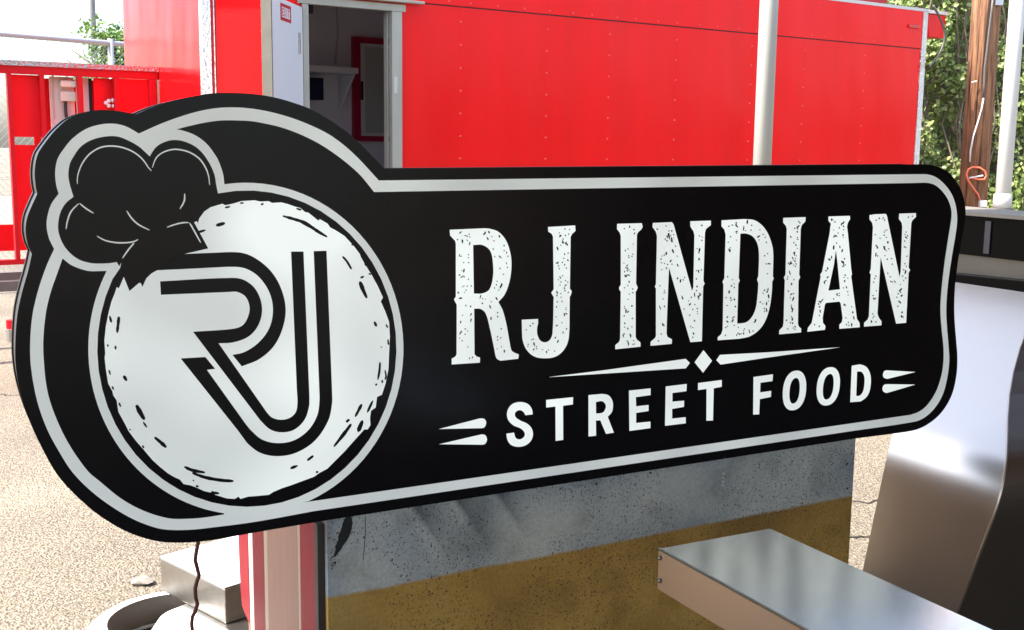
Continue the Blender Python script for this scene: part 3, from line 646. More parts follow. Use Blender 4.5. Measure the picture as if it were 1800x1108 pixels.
MB().tube([sp - B * ln + UP * .0005, sp + UP * .0005], .0028, 8).build('rolled_edge', m_alu, shelf, True)
m_riv = mat('steel_rivet', (.25, .22, .2), .4, .8)
for y in (981, 1021):
    c = hit(1160.5, y, sp, A); MB().lathe(c - A * .002, [(.0045, 0), (.004, .0015), (.002, .0028), (0, .003)], 10, B, UP, -A).build('rivet', m_riv, shelf, True)
for k in (.75, 1.4):
    for q in (.05, wa - .09):
        MB().box(sp - B * k + A * q, A * .04, B * .04, UP * -(zt)).build('leg', m_alu_s, shelf) if False else MB().box(Vector((sp.x, sp.y, 0)) - B * k + A * q, A * .04, B * .04, UP * (zt - hs - .001)).build('leg', m_alu_s, shelf)

# ------------------------------------------------------------------ stainless hood and black cooking unit on the right
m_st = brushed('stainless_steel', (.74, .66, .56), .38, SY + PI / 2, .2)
m_st3 = brushed('stainless_brown_reflection', (.36, .295, .24), .36, SY + PI / 2, .3)  # brown reflection put into the base colour of the steel
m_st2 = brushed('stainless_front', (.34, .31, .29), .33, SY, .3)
TLp = atY(1563, 782, 3.4)
n1 = (-A - UP * .06).normalized(); n2 = (-A * .62 + UP).normalized()
h1_ = lambda x, y: hit(x, y, TLp, n1); h2_ = lambda x, y: hit(x, y, TLp, n2)
TL, TR = h1_(1563, 782), h1_(1769, 852)
TR2 = h2_(1769, 852); 
BL, BR = h1_(1517, 1000), h1_(1683, 1078)
def down(p, q, z): return p + (q - p) * ((z - p.z) / (q.z - p.z))
BL0, BR0 = down(TL, BL, .02), down(TR, BR, .02)
UL, UR = h2_(1650, 492), h2_(1835, 519)
TRm = (TR + TR2) / 2
hood = empty('stainless_hood', Vector((BL0.x, BL0.y, 0)) + A * .5, 'stainless steel hood with bright sloping top behind the right end of the sign', 'hood')
def bend(e0, e1, up, k=10, w_=.2):
    """edge line: lower slope e0-e1, a soft bend, then the points of the upper slope"""
    a, b_ = e1 + (e0 - e1) * w_, e1 + (up[0] - e1) * min(.9, w_ * (e0 - e1).length / (up[0] - e1).length); out = [e0]
    for i in range(k + 1):
        t_ = i / k; out.append(a * (1 - t_) ** 2 + e1 * 2 * t_ * (1 - t_) + b_ * t_ ** 2)
    return out + list(up)
rup = [h2_(1771, 775), h2_(1772, 735), h2_(1775, 695), h2_(1782, 655), h2_(1793, 615), h2_(1808, 575), h2_(1835, 519)]
lup = [TL + (UL - TL) * q for q in (.22, .35, .48, .61, .74, .87, 1.0)]
Lp, Rp = bend(BL0, TL, lup), bend(BR0, TRm, rup)
k = len(Lp)
MB().add(Lp + Rp, [(i, i + 1, k + i + 1, k + i) for i in range(k - 1)]).build('folded_end_panel', m_st, hood, True)
MB().tube([p - A * .002 for p in Rp], .004, 8).build('folded_seam', m_st, hood, True)
off = A * 1.5
F2 = [Vector((p.x, p.y, p.z)) + A * 1.6 for p in Rp]
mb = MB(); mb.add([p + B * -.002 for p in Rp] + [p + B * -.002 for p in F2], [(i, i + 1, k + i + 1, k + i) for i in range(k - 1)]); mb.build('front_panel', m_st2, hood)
G2 = [p + A * 1.6 for p in Lp]
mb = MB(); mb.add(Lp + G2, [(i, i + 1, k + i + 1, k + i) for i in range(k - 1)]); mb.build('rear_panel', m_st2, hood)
MB().quad(UL + UP * -.004, UR + UP * -.004, UR + A * 1.6 - UP * .004, UL + A * 1.6 - UP * .004).build('top_panel', m_st, hood)
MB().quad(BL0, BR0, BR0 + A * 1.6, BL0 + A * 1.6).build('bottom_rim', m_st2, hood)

m_gb = mat('gloss_black_enamel', (.004, .004, .004), .22, spec=.06, rvar=.05)
m_gs = mat('dull_steel_strip', (.13, .12, .105), .4, .6, noise=.3, nscale=6)
m_ledge = mat('pale_ledge', (.20, .18, .155), .5, noise=.2, nscale=8)
unit = empty('black_cooking_unit', Vector((UL.x, UL.y, 0)) + A * .6, 'glossy black cooking unit with pale ledge behind the stainless hood', 'appliance')
UPL = UL + A * .03
hu = lambda x, y: hit(x, y, UPL, -A)
def band(y0l, y0r, y1l, y1r, proud, m, name, bev=0):   # strip of the unit's end face between two receding lines
    a, b_, c, d = hu(1600, y0l - (y0r - y0l) * 90 / 110), hu(1850, y0r + (y0r - y0l) * 50 / 110), hu(1850, y1r + (y1r - y1l) * 50 / 110), hu(1600, y1l - (y1r - y1l) * 90 / 110)
    MB().prism([a - A * proud, b_ - A * proud, c - A * proud, d - A * proud], A * (.26 + proud)).build(name, m, unit, bevel=bev)
band(371, 380, 377.5, 386.5, .015, m_ledge, 'ledge')
band(378, 387, 447, 460, 0, m_gb, 'gloss_panel')
band(448, 461, 481.5, 492.5, -.02, m_gs, 'steel_strip')
band(482, 493, 500, 515, .03, m_gb, 'lower_lip', .003)
p = hu(1738, 384); q = hu(1735, 446)
MB().box(q - A * .006 - B * .012, B * .024, A * .0055, UP * ((p - q).z - .01)).build('latch_strip', mat('latch_grey', (.06, .06, .075), .35, .5), unit)
zb = hu(1700, 503).z
MB().box(Vector((UL.x, UL.y, 0)) + A * .25 - B * .62, A * .2, B * .6, UP * (zb - .03)).build('base', m_gb, unit)

# ------------------------------------------------------------------ roof exhaust fan on the ground, lower left
m_sp = mat('spun_aluminium', (.80, .80, .79), .5, .35, noise=.08, bump=.1, bscale=30, rvar=.06)
m_sps = mat('satin_aluminium', (.42, .40, .37), .36, 1, noise=.25, bump=.15, bscale=18)
m_dkb = mat('brown_fan_lining', (.06, .045, .035), .5)
m_dk = mat('dark_fan_opening', (.03, .027, .025), .6)
fc = ground(345, 1032, .26)
fan = empty('roof_exhaust_fan', Vector((fc.x, fc.y, 0)), 'spun aluminium exhaust fan with square cap standing on the ground beneath the sign', 'fan')
FY = rad(-40)                                    # turn of the square cap
FX, FZ = Vector((math.cos(FY), math.sin(FY), 0)), Vector((-math.sin(FY), math.cos(FY), 0))
ca_ = ground(281, 980, .30); cb_ = ground(395, 1036, .30); cc_ = ground(440, 1026, .30)
ex = (cb_ - ca_); ey = Vector((-ex.y, ex.x, 0)).normalized() * .36
mb = MB().prism([ca_, cb_, cb_ + ey, ca_ + ey], UP * -.105); mb.build('square_cap', m_sps, fan, bevel=.004)
MB().prism([ca_ + UP * .001 + ex * .005, cb_ + UP * .001 - ex * .005, cb_ + UP * .001 + ey * .99 - ex * .005, ca_ + UP * .001 + ey * .99 + ex * .005], UP * .003).build('cap_lid', m_sp, fan)
ctr = (ca_ + cb_) / 2 + ey * .5; ctr.z = 0
bc = ground(305, 1118, .10); bc.z = 0
bc = Vector((bc.x, bc.y, 0))
MB().lathe(bc, [(.20, .02), (.23, .05), (.25, .10), (.245, .135), (.22, .155), (.185, .158)], 48).build('wind_band', m_sp, fan, True)
MB().lathe(bc, [(.186, .156), (.182, .12), (.19, .07)], 48).build('band_lining', m_dkb, fan, True)
MB().lathe(bc, [(.19, .0), (.19, .06), (.0, .06)], 32).build('fan_throat', m_dk, fan)
MB().lathe(bc + ex.normalized() * .06 + ey * .12, [(.155, .061), (.15, .10), (.11, .16), (.05, .19), (.0, .194)], 40).build('motor_cowl', m_sp, fan, True)
MB().prism([ca_ + ex * .42 + UP * -.106 - ey * .04, cb_ + ex * .25 + UP * -.106 - ey * .04, cb_ + ex * .25 + UP * -.106 + ey * .9, ca_ + ex * .42 + UP * -.106 + ey * .9], UP * -(ca_.z - .106)).build('curb_base', m_sps, fan)
wp = ground(398, 986, .0)
wq = atY(397, 985, 4.05); wq2 = atY(397, 956, 4.05)
whp = MB().box(Vector((wq.x, 4.05, 0)), A * .22, B * .05, UP * wq2.z).build('white_panel', mat('gloss_white_panel', (.8, .8, .79), .3))
tag(whp, 'small white panel standing behind the aluminium fan next to striped cabinet side', 'panel')
stone = bpy.data.meshes.new('loose_stone')
bm = bmesh.new(); bmesh.ops.create_icosphere(bm, subdivisions=2, radius=.03)
for v in bm.verts: v.co *= random.uniform(.75, 1.2); v.co.z *= .55; v.co.x *= 1.3
bm.to_mesh(stone); bm.free(); stone.materials.append(mat('stone', (.22, .2, .18), .9, noise=.3))
so_ = bpy.data.objects.new('loose_stone', stone); col.objects.link(so_); so_.location = ground(251, 1027) + UP * .012
tag(so_, 'small loose grey stone lying on the asphalt left of the fan', 'stone')

# ------------------------------------------------------------------ red food trailer
m_red = mat('red_trailer_paint', (.84, .004, .006), .24, noise=.12, nscale=1.6, spec=.19, stretch=(2.2, 2.2, .3))
def wavy(m):
    N, L = m.node_tree.nodes, m.node_tree.links; b = N['Principled BSDF']
    tc = N.new('ShaderNodeTexCoord'); mp = N.new('ShaderNodeMapping'); mp.inputs['Scale'].default_value = (1, 1, .35); L.new(tc.outputs['Object'], mp.inputs[0])
    n = N.new('ShaderNodeTexNoise'); n.inputs['Scale'].default_value = 1.6; n.inputs['Detail'].default_value = 2; L.new(mp.outputs[0], n.inputs[0])
    bp = N.new('ShaderNodeBump'); bp.inputs['Strength'].default_value = 1; bp.inputs['Distance'].default_value = .03; L.new(n.outputs[0], bp.inputs['Height']); L.new(bp.outputs[0], b.inputs['Normal'])
    r = N.new('ShaderNodeMapRange'); r.inputs[3].default_value = .06; r.inputs[4].default_value = .26; L.new(n.outputs[0], r.inputs[0]); L.new(r.outputs[0], b.inputs['Roughness'])
wavy(m_red)
m_redd = mat('dark_red_paint', (.25, .006, .012), .4)
m_rivr = mat('red_rivet', (.86, .075, .07), .2)
m_plate = diamond_plate('diamond_plate_aluminium', (.78, .77, .74))
m_frame = mat('mill_aluminium', (.40, .385, .33), .5, .35, noise=.2, nscale=6, stretch=(1, 1, .4))
m_wht = mat('white_interior_panel', (.72, .74, .76), .45)
m_int = mat('grey_interior_panel', (.72, .72, .76), .6)
m_seam = mat('seam_shadow_gap', (.10, .004, .004), .6)
T0 = atY(542, 277, 8.2); T0 = Vector((T0.x, T0.y, 0))                # foot of the door's left jamb
TN = -TB
def ts(px, py, back=0.0):
    p = hit(px, py, T0 + TB * back, TN) - T0; return p.dot(TA), p.z
def tw(s, z, back=0.0): return T0 + TA * s + TB * back + UP * z
s_corner = ts(357, 80)[0]; s_end = ts(1627, 60)[0]
z_seam = (ts(1340, 57)[1] + ts(1620, 79)[1] + ts(800, 14)[1]) / 3
z_top = ts(1600, 18)[1]; z_bot = .55
TWID = 2.1
dl, dr = ts(542, 150)[0], ts(687, 150)[0]; z_dh = (ts(560, 10)[1] + ts(680, 18.5)[1]) / 2
jl, jr = ts(531, 150)[0], ts(705, 150)[0]
trailer = empty('food_trailer', tw(3, 0, 1.0), 'red riveted food trailer with open side door behind the sign', 'trailer')
def panel(s0, s1, z0, z1, name='side_panel', m=m_red, th=.02, proud=0.0):
    return MB().box(tw(s0, z0, -proud), TA * (s1 - s0), UP * (z1 - z0), TB * th).build(name, m, trailer)
cols = [ts(809, 150)[0], ts(960, 160)[0], ts(1069, 160)[0], ts(1186, 170)[0], ts(1318, 165)[0], ts(1411, 168)[0], ts(1516, 174)[0]]
sp_ = (cols[-1] - cols[0]) / 6
gp = .0003
panel(s_corner + .10, jl - .09, z_bot, z_seam)
panel(jl - .088, jl, z_bot, z_seam, 'side_panel')
panel(jl, jr, z_dh + .055, z_seam, 'header_panel')
edges = [jr + .002] + [c for c in cols] + [s_end - .07]
for i in range(len(edges) - 1): panel(edges[i] + gp, edges[i + 1] - gp, z_bot, z_seam - .002)
ub = [s_corner + .10, ts(963, 20)[0], cols[3] - .35, ts(1318, 30)[0], s_end - .07]
for i in range(len(ub) - 1): panel(ub[i] + gp, ub[i + 1] - gp, z_seam - .012, z_top, 'top_rail_panel', m_red, .02, .008)
panel(s_corner + .1, s_end - .05, z_bot, z_top, 'inner_skin', m_seam, .004, -.0205) if False else None
def rivets(lst, r=.0098):
    mb = MB()
    for s, z, pr in lst: mb.lathe(tw(s, z, -pr), [(r, 0), (r * .8, r * .45), (r * .35, r * .7), (0, r * .75)], 7, TA, UP, TN)
    return tag(mb.build('rivet_row', m_rivr, trailer, True), kind='stuff')
for c in cols + [ts(459, 60)[0]]:
    rivets([(c + .004, z_seam - .13 - .172 * k, .0003) for k in range(11)])
MB().box(tw(jr + .01, z_seam - .022, -.0012), TA * (s_end - jr - .09), UP * .0095, TB * .001).build('seam_shade_strip', m_seam, trailer)  # dark strip painted in for the shade line under the top rail
rivets([(jr + .15 + .235 * k + random.uniform(-.03, .03), z_seam + .012, .0083) for k in range(int((s_end - jr - .2) / .235))], .0085)
# front end face (left), rounded far corner
em = tw(s_corner, 0)
prof = [(0.0, 0.0)] + [(TWID - .25, 0)] + [(TWID - .25 + .25 * math.sin(a), .25 - .25 * math.cos(a)) for a in [PI / 2 * k / 8 for k in range(1, 9)]]
mb = MB(); vs = []
for t_, in_ in prof: vs += [tw(s_corner + in_, z_bot, t_), tw(s_corner + in_, z_top, t_)]
mb.add(vs, [(2 * i, 2 * i + 2, 2 * i + 3, 2 * i + 1) for i in range(len(prof) - 1)]); mb.build('nose_panel', m_red, trailer, True)
# remaining shell
MB().box(tw(s_corner + .26, z_bot, TWID), TA * (s_end - s_corner - .27), UP * (z_top - z_bot), TB * .02).build('far_wall', m_red, trailer)
MB().box(tw(s_end - .02, z_bot, .022), TA * .02, TB * (TWID - .024), UP * (z_top - z_bot)).build('tail_panel', m_red, trailer)
MB().box(tw(s_corner + .03, z_top, -.012), TA * (s_end - s_corner - .02), TB * (TWID + .03), UP * .03).build('roof_sheet', mat('roof_edge_white', (.6, .58, .55), .5), trailer)
MB().box(tw(s_corner + .03, z_bot - .12, .05), TA * (s_end - s_corner - .1), TB * (TWID - .1), UP * .115).build('chassis', mat('chassis_black', (.02, .02, .02), .6), trailer)
# corner trims
MB().box(tw(s_corner - .004, z_bot, -.012), TA * .055, TB * .011, UP * (z_top - z_bot)).build('corner_plate', m_plate, trailer)
MB().box(tw(s_corner - .008, z_bot, -.012), TA * .0035, TB * .06, UP * (z_top - z_bot)).build('corner_plate', m_plate, trailer)
MB().box(tw(s_corner + .051, z_bot, -.004), TA * .048, TB * .02, UP * (z_top - z_bot)).build('corner_trim', m_red, trailer)
for k in (.058, .072, .086):
    MB().box(tw(s_corner + k, z_bot, -.010), TA * .006, TB * .0055, UP * (z_top - z_bot)).build('trim_rib', m_plate if k == .072 else m_redd, trailer)
MB().box(tw(s_end - .066, z_bot, -.012), TA * .075, TB * .03, UP * (z_top - z_bot + .01)).build('corner_plate', m_plate, trailer)
# clearance light, roof vent, tail box and its cable
cs, cz = ts(1605, 47)
MB().box(tw(cs - .09, cz - .018, -.028), TA * .17, UP * .035, TB * .019).build('clearance_light', mat('red_lens', (.55, .02, .02), .2), trailer, bevel=.006)
s0, z0 = ts(1440, 1, .6)[0], z_top + .035
MB().box(tw(s0, z0, .5), TA * .95, TB * .6, UP * .16).build('roof_vent', m_redd, trailer, bevel=.02)
MB().box(tw(s_end + .075, z_top - .24, .03), TA * .28, TB * .35, UP * .23).build('tail_box', m_red, trailer, bevel=.004)
MB().box(tw(s_end + .012, z_top - .005, .01), TA * .36, TB * .4, UP * .035).build('tail_box_lid', m_plate, trailer)
c0 = tw(s_end, z_top + .03, -.02); cpts = []
for k in range(15):
    a = k / 14; cpts.append(c0 + TA * (.22 * math.sin(PI * a) ) + TN * .05 + UP * (.03 - .62 * a))
MB().tube(cpts, .012, 7).build('hanging_cable', mat('dark_cable', (.10, .09, .09), .5), trailer, True)
# door: frame, drip edge, open leaf with exit sticker
def jamb(s0, s1, z0, z1, nm='door_frame', pr=.022, th=.05, m=None): return MB().box(tw(s0, z0, -pr), TA * (s1 - s0), UP * (z1 - z0), TB * th).build(nm, m or m_frame, trailer, bevel=.003)
jamb(jl + .001, dl, z_bot, z_dh - .001); jamb(dr, jr - .001, z_bot, z_dh - .001); jamb(jl - .03, jr + .03, z_dh, z_dh + .052)
jamb(dr - .012, dr - .001, z_bot, z_dh - .003, pr=-.03, th=.06); jamb(dl + .001, dl + .012, z_bot, z_dh - .003, pr=-.03, th=.06)
dr2 = ts(739, 9)[0]
MB().box(tw(jl - .12, z_dh + .062, -.07), TA * (dr2 - jl + .12), UP * .02, TB * .068).build('drip_edge', m_frame, trailer, bevel=.003)
hx = T0 + TA * (jl - .004) + TN * .03
E_ = atY(479.5, 150, hx.y - .70); E_ = Vector((E_.x, E_.y, 0))
dd = (E_ - Vector((hx.x, hx.y, 0))); dw = dd.length; dd.normalize(); dn = Vector((-dd.y, dd.x, 0)); dn = dn if dn.x > 0 else -dn
hx.z = 0
m_ledge_d = mat('dull_door_edge', (.17, .16, .13), .6, .2, noise=.2)
leaf = MB().box(hx + UP * (z_bot + .03), dd * dw, dn * -.035, UP * (z_dh - z_bot - .06)).build('door_leaf', m_wht, trailer)
MB().box(hx + dd * (dw + .001) + dn * .004 + UP * (z_bot + .03), dd * .02, dn * -.06, UP * (z_dh - z_bot - .06)).build('edge_trim', m_ledge_d, leaf)
MB().box(hx + dd * (dw + .001) - dn * .0565 + UP * (z_bot + .03), dd * .02, dn * -.006, UP * (z_dh - z_bot - .06)).build('edge_trim', m_ledge_d, leaf)
MB().box(hx + dd * -.006 + dn * .003 + UP * (z_bot + .03), dd * .005, dn * -.04, UP * (z_dh - z_bot - .06)).build('hinge_line', mat('hinge_brown', (.22, .12, .09), .6), leaf)
hl = lambda x, y: hit(x, y, hx, dn)
MB().box(hl(524, 76) + dn * .001 - UP * .07, dd * -.02, dn * .012, UP * .14).build('hinge', mat('hinge_steel', (.55, .54, .5), .4, .8), leaf)
q = [hl(492.5, 7.5), hl(511, 9.5), hl(511, 40), hl(493, 36.5)]
zt_, zb_ = (q[0].z + q[1].z) / 2, (q[2].z + q[3].z) / 2; k0, k1 = (q[0] - hx).dot(dd), (q[1] - hx).dot(dd)
m_sr = mat('sticker_red', (.50, .02, .03), .5); m_sw = mat('sticker_white', (.75, .74, .74), .5)
st = MB().box(hx + dd * k0 + dn * .0005 + UP * zb_, dd * (k1 - k0), dn * .001, UP * (zt_ - zb_)).build('exit_sticker', m_sr, leaf)
ww = (k0 - k1); hh = zt_ - zb_
MB().box(hx + dd * (k0 - ww * .12) + dn * .0016 + UP * (zb_ + hh * .2), dd * (-ww * .76), dn * .0006, UP * hh * .6).build('sticker_field', m_sw, leaf)
bars = {'E': [(0, 0, .22, 1), (.22, 0, .8, .18), (.22, .41, .8, .18), (.22, .82, .8, .18)], 'X': None, 'I': [(.35, 0, .3, 1)], 'T': [(0, .82, 1, .18), (.38, 0, .24, .82)]}
mb = MB(); fw = ww * .70; x0 = k0 - ww * .15; cw = fw / 4
for i, ch in enumerate('EXIT'):
    o0 = x0 - cw * i; zz = zb_ + hh * .27; H = hh * .46; W = cw * .78
    P_ = lambda u_, v_: hx + dd * (o0 - W * u_) + dn * .0025 + UP * (zz + H * v_)
    if ch == 'X':
        for a, b_ in (((0, 0), (1, 1)), ((0, 1), (1, 0))):
            mb.prism([P_(a[0], a[1]), P_(a[0] + (.26 if a[0] == 0 else -.26), a[1]), P_(b_[0], b_[1]), P_(b_[0] - (.26 if a[0] == 0 else -.26), b_[1])], dn * (.0004 if a[1] == 0 else .0005))
    else:
        for (u_, v_, du, dv) in bars[ch]: mb.prism([P_(u_, v_), P_(min(1, u_ + du), v_), P_(min(1, u_ + du), v_ + dv), P_(u_, v_ + dv)], dn * .0004)
mb.build('exit_lettering', m_sr, leaf)
zs = ts(695, 150)[1]
MB().box(tw(dr + .012, zs - .06, -.0255), TA * .03, UP * .12, TB * .003).build('strike_plate', mat('strike_steel', (.5, .5, .48), .35, .9), trailer)
# inside of the trailer
IB = TWID - .06
MB().box(tw(s_corner + .1, z_bot, IB), TA * 5.0, UP * (z_top - z_bot - .06), TB * .03).build('inner_wall', m_int, trailer)
MB().box(tw(s_corner + .1, z_bot + .01, .03), TA * 5.0, TB * (IB - .04), UP * .03).build('inner_floor', m_int, trailer)
MB().box(tw(s_corner + .1, z_top - .05, .03), TA * 5.0, TB * (IB - .04), UP * .03).build('inner_ceiling', m_int, trailer)
MB().box(tw(s_corner + 4.6, z_bot + .05, .03), TA * .03, TB * (IB - .04), UP * (z_top - z_bot - .12)).build('inner_partition', m_int, trailer)
MB().box(tw(s_corner + .14, z_bot + .05, .03), TA * .03, TB * (IB - .04), UP * (z_top - z_bot - .12)).build('inner_partition', m_int, trailer)
def iw(px, py, off=0): return ts(px, py, IB - off)
def ibox(x0, y0, x1, y1, off, th, nm, m, par=None):
    s0, z1 = iw(x0, y0, off); s1, z0 = iw(x1, y1, off)
    return MB().box(tw(s0, z0, IB - off), TA * (s1 - s0), UP * (z1 - z0), TB * th).build(nm, m, par or trailer)
m_rf = mat('crimson_window_frame', (.40, .01, .05), .4)
win = ibox(621, 64, 760, 250, .05, .048, 'window', m_rf)
ibox(634, 76, 745, 241, .056, .005, 'window_frame', mat('grey_white_frame', (.6, .6, .6), .5), win)
ibox(642, 82, 738, 235, .062, .005, 'window_pane', mat('dim_glass', (.42, .46, .43), .15), win)
ibox(635, 143, 639, 176, .07, .012, 'window_catch', m_dk, win)
ibox(520, 114, 630, 130, .35, .30, 'wall_shelf', m_wht)
pts_ = [tw(iw(590, 20)[0], iw(590, -10)[1], IB - .02), tw(iw(592, 60)[0], iw(592, 60)[1], IB - .02), tw(iw(588, 112)[0], iw(588, 112)[1], IB - .02)]
MB().tube(pts_, .008, 6).build('wall_conduit', mat('conduit_grey', (.5, .5, .5), .5), trailer, True)
s0, z1 = iw(622, 131, .35); MB().prism([tw(s0, z1, IB - .34), tw(s0, z1, IB - .04), tw(s0, z1 - .3, IB - .04)], TA * .02).build('shelf_bracket', m_wht, trailer)
ibox(515, 135, 569, 176, .20, .18, 'blue_box', mat('navy_plastic', (.008, .012, .045), .4), None)
ibox(536, -20, 551, 24, .22, .2, 'switch_box', mat('grey_plastic', (.12, .12, .14), .5))
for s_ in (1.9, 2.7):
    MB().lathe(tw(s_ + 1.0, .30, .3), [(.15, -.10), (.27, -.10), (.30, -.07), (.30, .07), (.27, .10), (.15, .10)], 32, TA, UP, TB).build('wheel', mat('tyre_rubber', (.02, .02, .02), .8), trailer, True)

# ------------------------------------------------------------------ red cage on the trailer's tongue
g0 = hit(278, 128, tw(s_corner, 0), TA); gb = (g0 - T0).dot(TB)       # how far back its front plane lies
gs = lambda px, py: ts(px, py, gb)
cage = empty('tongue_cage', tw(s_corner - 1.0, 0, gb + .3), 'red steel equipment cage with white boxes at the trailer nose left of the sign', 'cage')
m_redc = mat('red_cage_paint', (.85, .007, .014), .35, noise=.06, nscale=3, spec=.2)
m_redp = mat('red_cage_post', (.50, .007, .014), .4, noise=.1, spec=.25)
def gbox(x0, y0, x1, y1, pr, th, nm, m, par=None, slope=True):
    """part of the cage front between two picture corners, upright, pr in front of the cage plane"""
    s0 = gs(x0, (y0 + y1) / 2)[0]; s1 = gs(x1, (y0 + y1) / 2)[0]; xm = (x0 + x1) / 2; z1 = gs(xm, y0)[1]; z0 = gs(xm, y1)[1]
    return MB().box(tw(s0, z0, gb - pr), TA * (s1 - s0), UP * (z1 - z0), TB * th).build(nm, m, par or cage)
m_plated = diamond_plate('diamond_plate_dull', (.45, .44, .42))
zc_top = gs(143, 121)[1]; s_l = gs(-60, 120)[0]; s_r = s_corner - .004
zr = gs(100, 462)[1]
MB().box(tw(s_l, zc_top, gb - .03), TA * (s_r - s_l), TB * .75, UP * .035).build('top_plate', m_plated, cage)
MB().box(tw(s_l, zc_top - .055, gb - .012), TA * (s_r - s_l - .001), TB * .05, UP * .054).build('top_rail', m_redp, cage)
MB().box(tw(s_l, zr, gb - .012), TA * (s_r - s_l - .001), TB * .05, UP * .035).build('bottom_rail', m_redp, cage)
zt_c = zc_top - .056; zb_c = zr + .036
for px in (13.5, 71, 138, 201, 262):
    s0 = gs(px, 180)[0]; s1 = gs(px + (8 if px != 262 else 12), 180)[0]
    MB().box(tw(s0, zb_c, gb - .015), TA * (s1 - s0), TB * .05, UP * (zt_c - zb_c)).build('post', m_redp, cage)
def gpanel(x0, x1, y0, y1, back, m, nm='cage_panel'):
    s0 = gs(x0, 180)[0]; s1 = gs(x1, 180)[0]; z1 = min(zt_c - .002, gs((x0 + x1) / 2, y0)[1]); z0 = gs((x0 + x1) / 2, y1)[1]
    return MB().box(tw(s0, z0, gb + back), TA * (s1 - s0), TB * .012, UP * (z1 - z0)).build(nm, m, cage)
gpanel(20, 72, 95, 241, .045, m_redc); gpanel(78, 137.5, 95, 470, .40, m_redc)
gpanel(24, 72, 255, 432, .045, m_redc); gpanel(170, 203, 100, 440, .06, m_redc); gpanel(204, 277.5, 100, 440, .008, m_redc)
gpanel(145, 202, 100, 440, .42, m_redc)
m_bx = mat('beige_white_enclosure', (.72, .62, .55), .5, noise=.08)
m_bw = mat('white_enclosure', (.74, .66, .63), .5)
e1 = gpanel(94, 137, 124, 300, .10, m_bx, 'meter_enclosure')
s0, z1 = gs(109, 141)[0], gs(120, 141)[1]; s1, z0 = gs(136, 141)[0], gs(120, 153)[1]
MB().box(tw(s0, z0, gb + .03), TA * (s1 - s0), TB * .069, UP * (z1 - z0)).build('outlet_hood', mat('ivory_plastic', (.75, .68, .56), .5), e1, bevel=.01)
z2 = gs(120, 178)[1]
MB().box(tw(s0, z2, gb + .055), TA * (s1 - s0), TB * .044, UP * (z0 - z2 - .03)).build('outlet_body', mat('ivory_plastic_2', (.72, .63, .52), .5), e1, bevel=.008)
MB().tube([tw(gs(119, 180)[0], z2 + .01, gb + .07), tw(gs(119, 190)[0], z2 - .08, gb + .065), tw(gs(123, 200)[0], z2 - .2, gb + .07)], .012, 7).build('outlet_lead', m_dk, e1, True)
s0, s1 = gs(97, 141)[0], gs(100, 141)[0]
MB().box(tw(s0, gs(98, 210)[1], gb + .094), TA * (s1 - s0), TB * .0055, UP * (gs(98, 130)[1] - gs(98, 210)[1])).build('enclosure_rib', mat('rib_beige', (.55, .46, .4), .5), e1)  # rib in a darker beige than the enclosure
e2 = gpanel(142, 164, 128, 300, .12, m_bw, 'breaker_enclosure')
s0, s1 = gs(145, 160)[0], gs(152, 160)[0]
MB().box(tw(s0, gs(148, 188)[1], gb + .116), TA * (s1 - s0), TB * .0035, UP * (gs(148, 160)[1] - gs(148, 188)[1])).build('rating_label', mat('label_grey', (.45, .42, .45), .6), e2)
gpanel(164, 171.5, 136, 300, .14, mat('gap_black', (.03, .03, .035), .5), 'black_gap_strip')  # black strip stands in for the dark gap beside the enclosure
p = tw(gs(194, 185)[0], gs(194, 186)[1], gb + .045)
mb = MB()
for dx, dz in ((0, 0), (.035, .0), (.0, .035), (.03, .04), (-.02, .02)): mb.lathe(p + TA * dx + UP * dz, [(.0, 0), (.016, 0), (.015, .014), (.006, .02), (0, .02)], 10, TA, UP, TN)
mb.build('white_knob_cluster', mat('white_knob', (.75, .75, .75), .4), cage, True)
MB().box(tw(s_l, zb_c, gb + .70), TA * (s_r - s_l - .01), TB * .012, UP * .2).build('rear_kick_panel', m_redc, cage)
# tongue beams and jack
m_beam = mat('steel_beam_grey', (.12, .11, .10), .6, noise=.3)
tg = empty('trailer_tongue', tw(s_corner - 1.2, 0, 1.0), 'dark steel tongue beams under the red cage at the left edge', 'tongue')
MB().box(tw(s_corner - 2.6, .50, gb - .05), TA * 2.58, TB * .08, UP * .07).build('beam', m_beam, tg)
MB().box(tw(s_corner - 2.6, .50, gb + .55), TA * 2.58, TB * .08, UP * .07).build('beam', m_beam, tg)
MB().box(tw(s_corner - 2.62, .38, gb - .06), TA * .1, TB * .8, UP * .1).build('cross_beam', m_beam, tg)
MB().box(tw(s_corner - 1.05, .30, gb - .12), TA * .9, TB * .06, UP * .06).build('step_bar', mat('galv_bar', (.4, .38, .35), .5, .6), tg)
jx = ground(22, 600)
jk = empty('trailer_jack', jx, 'small grey jack foot with red cap at the left edge of the picture', 'jack')
MB().tube([jx, jx + UP * .10], .055, 16).build('jack_foot', mat('jack_grey', (.3, .28, .25), .5, .5), jk)
MB().tube([jx + UP * .101, jx + UP * .17], .04, 14).build('jack_cap', m_redc, jk)

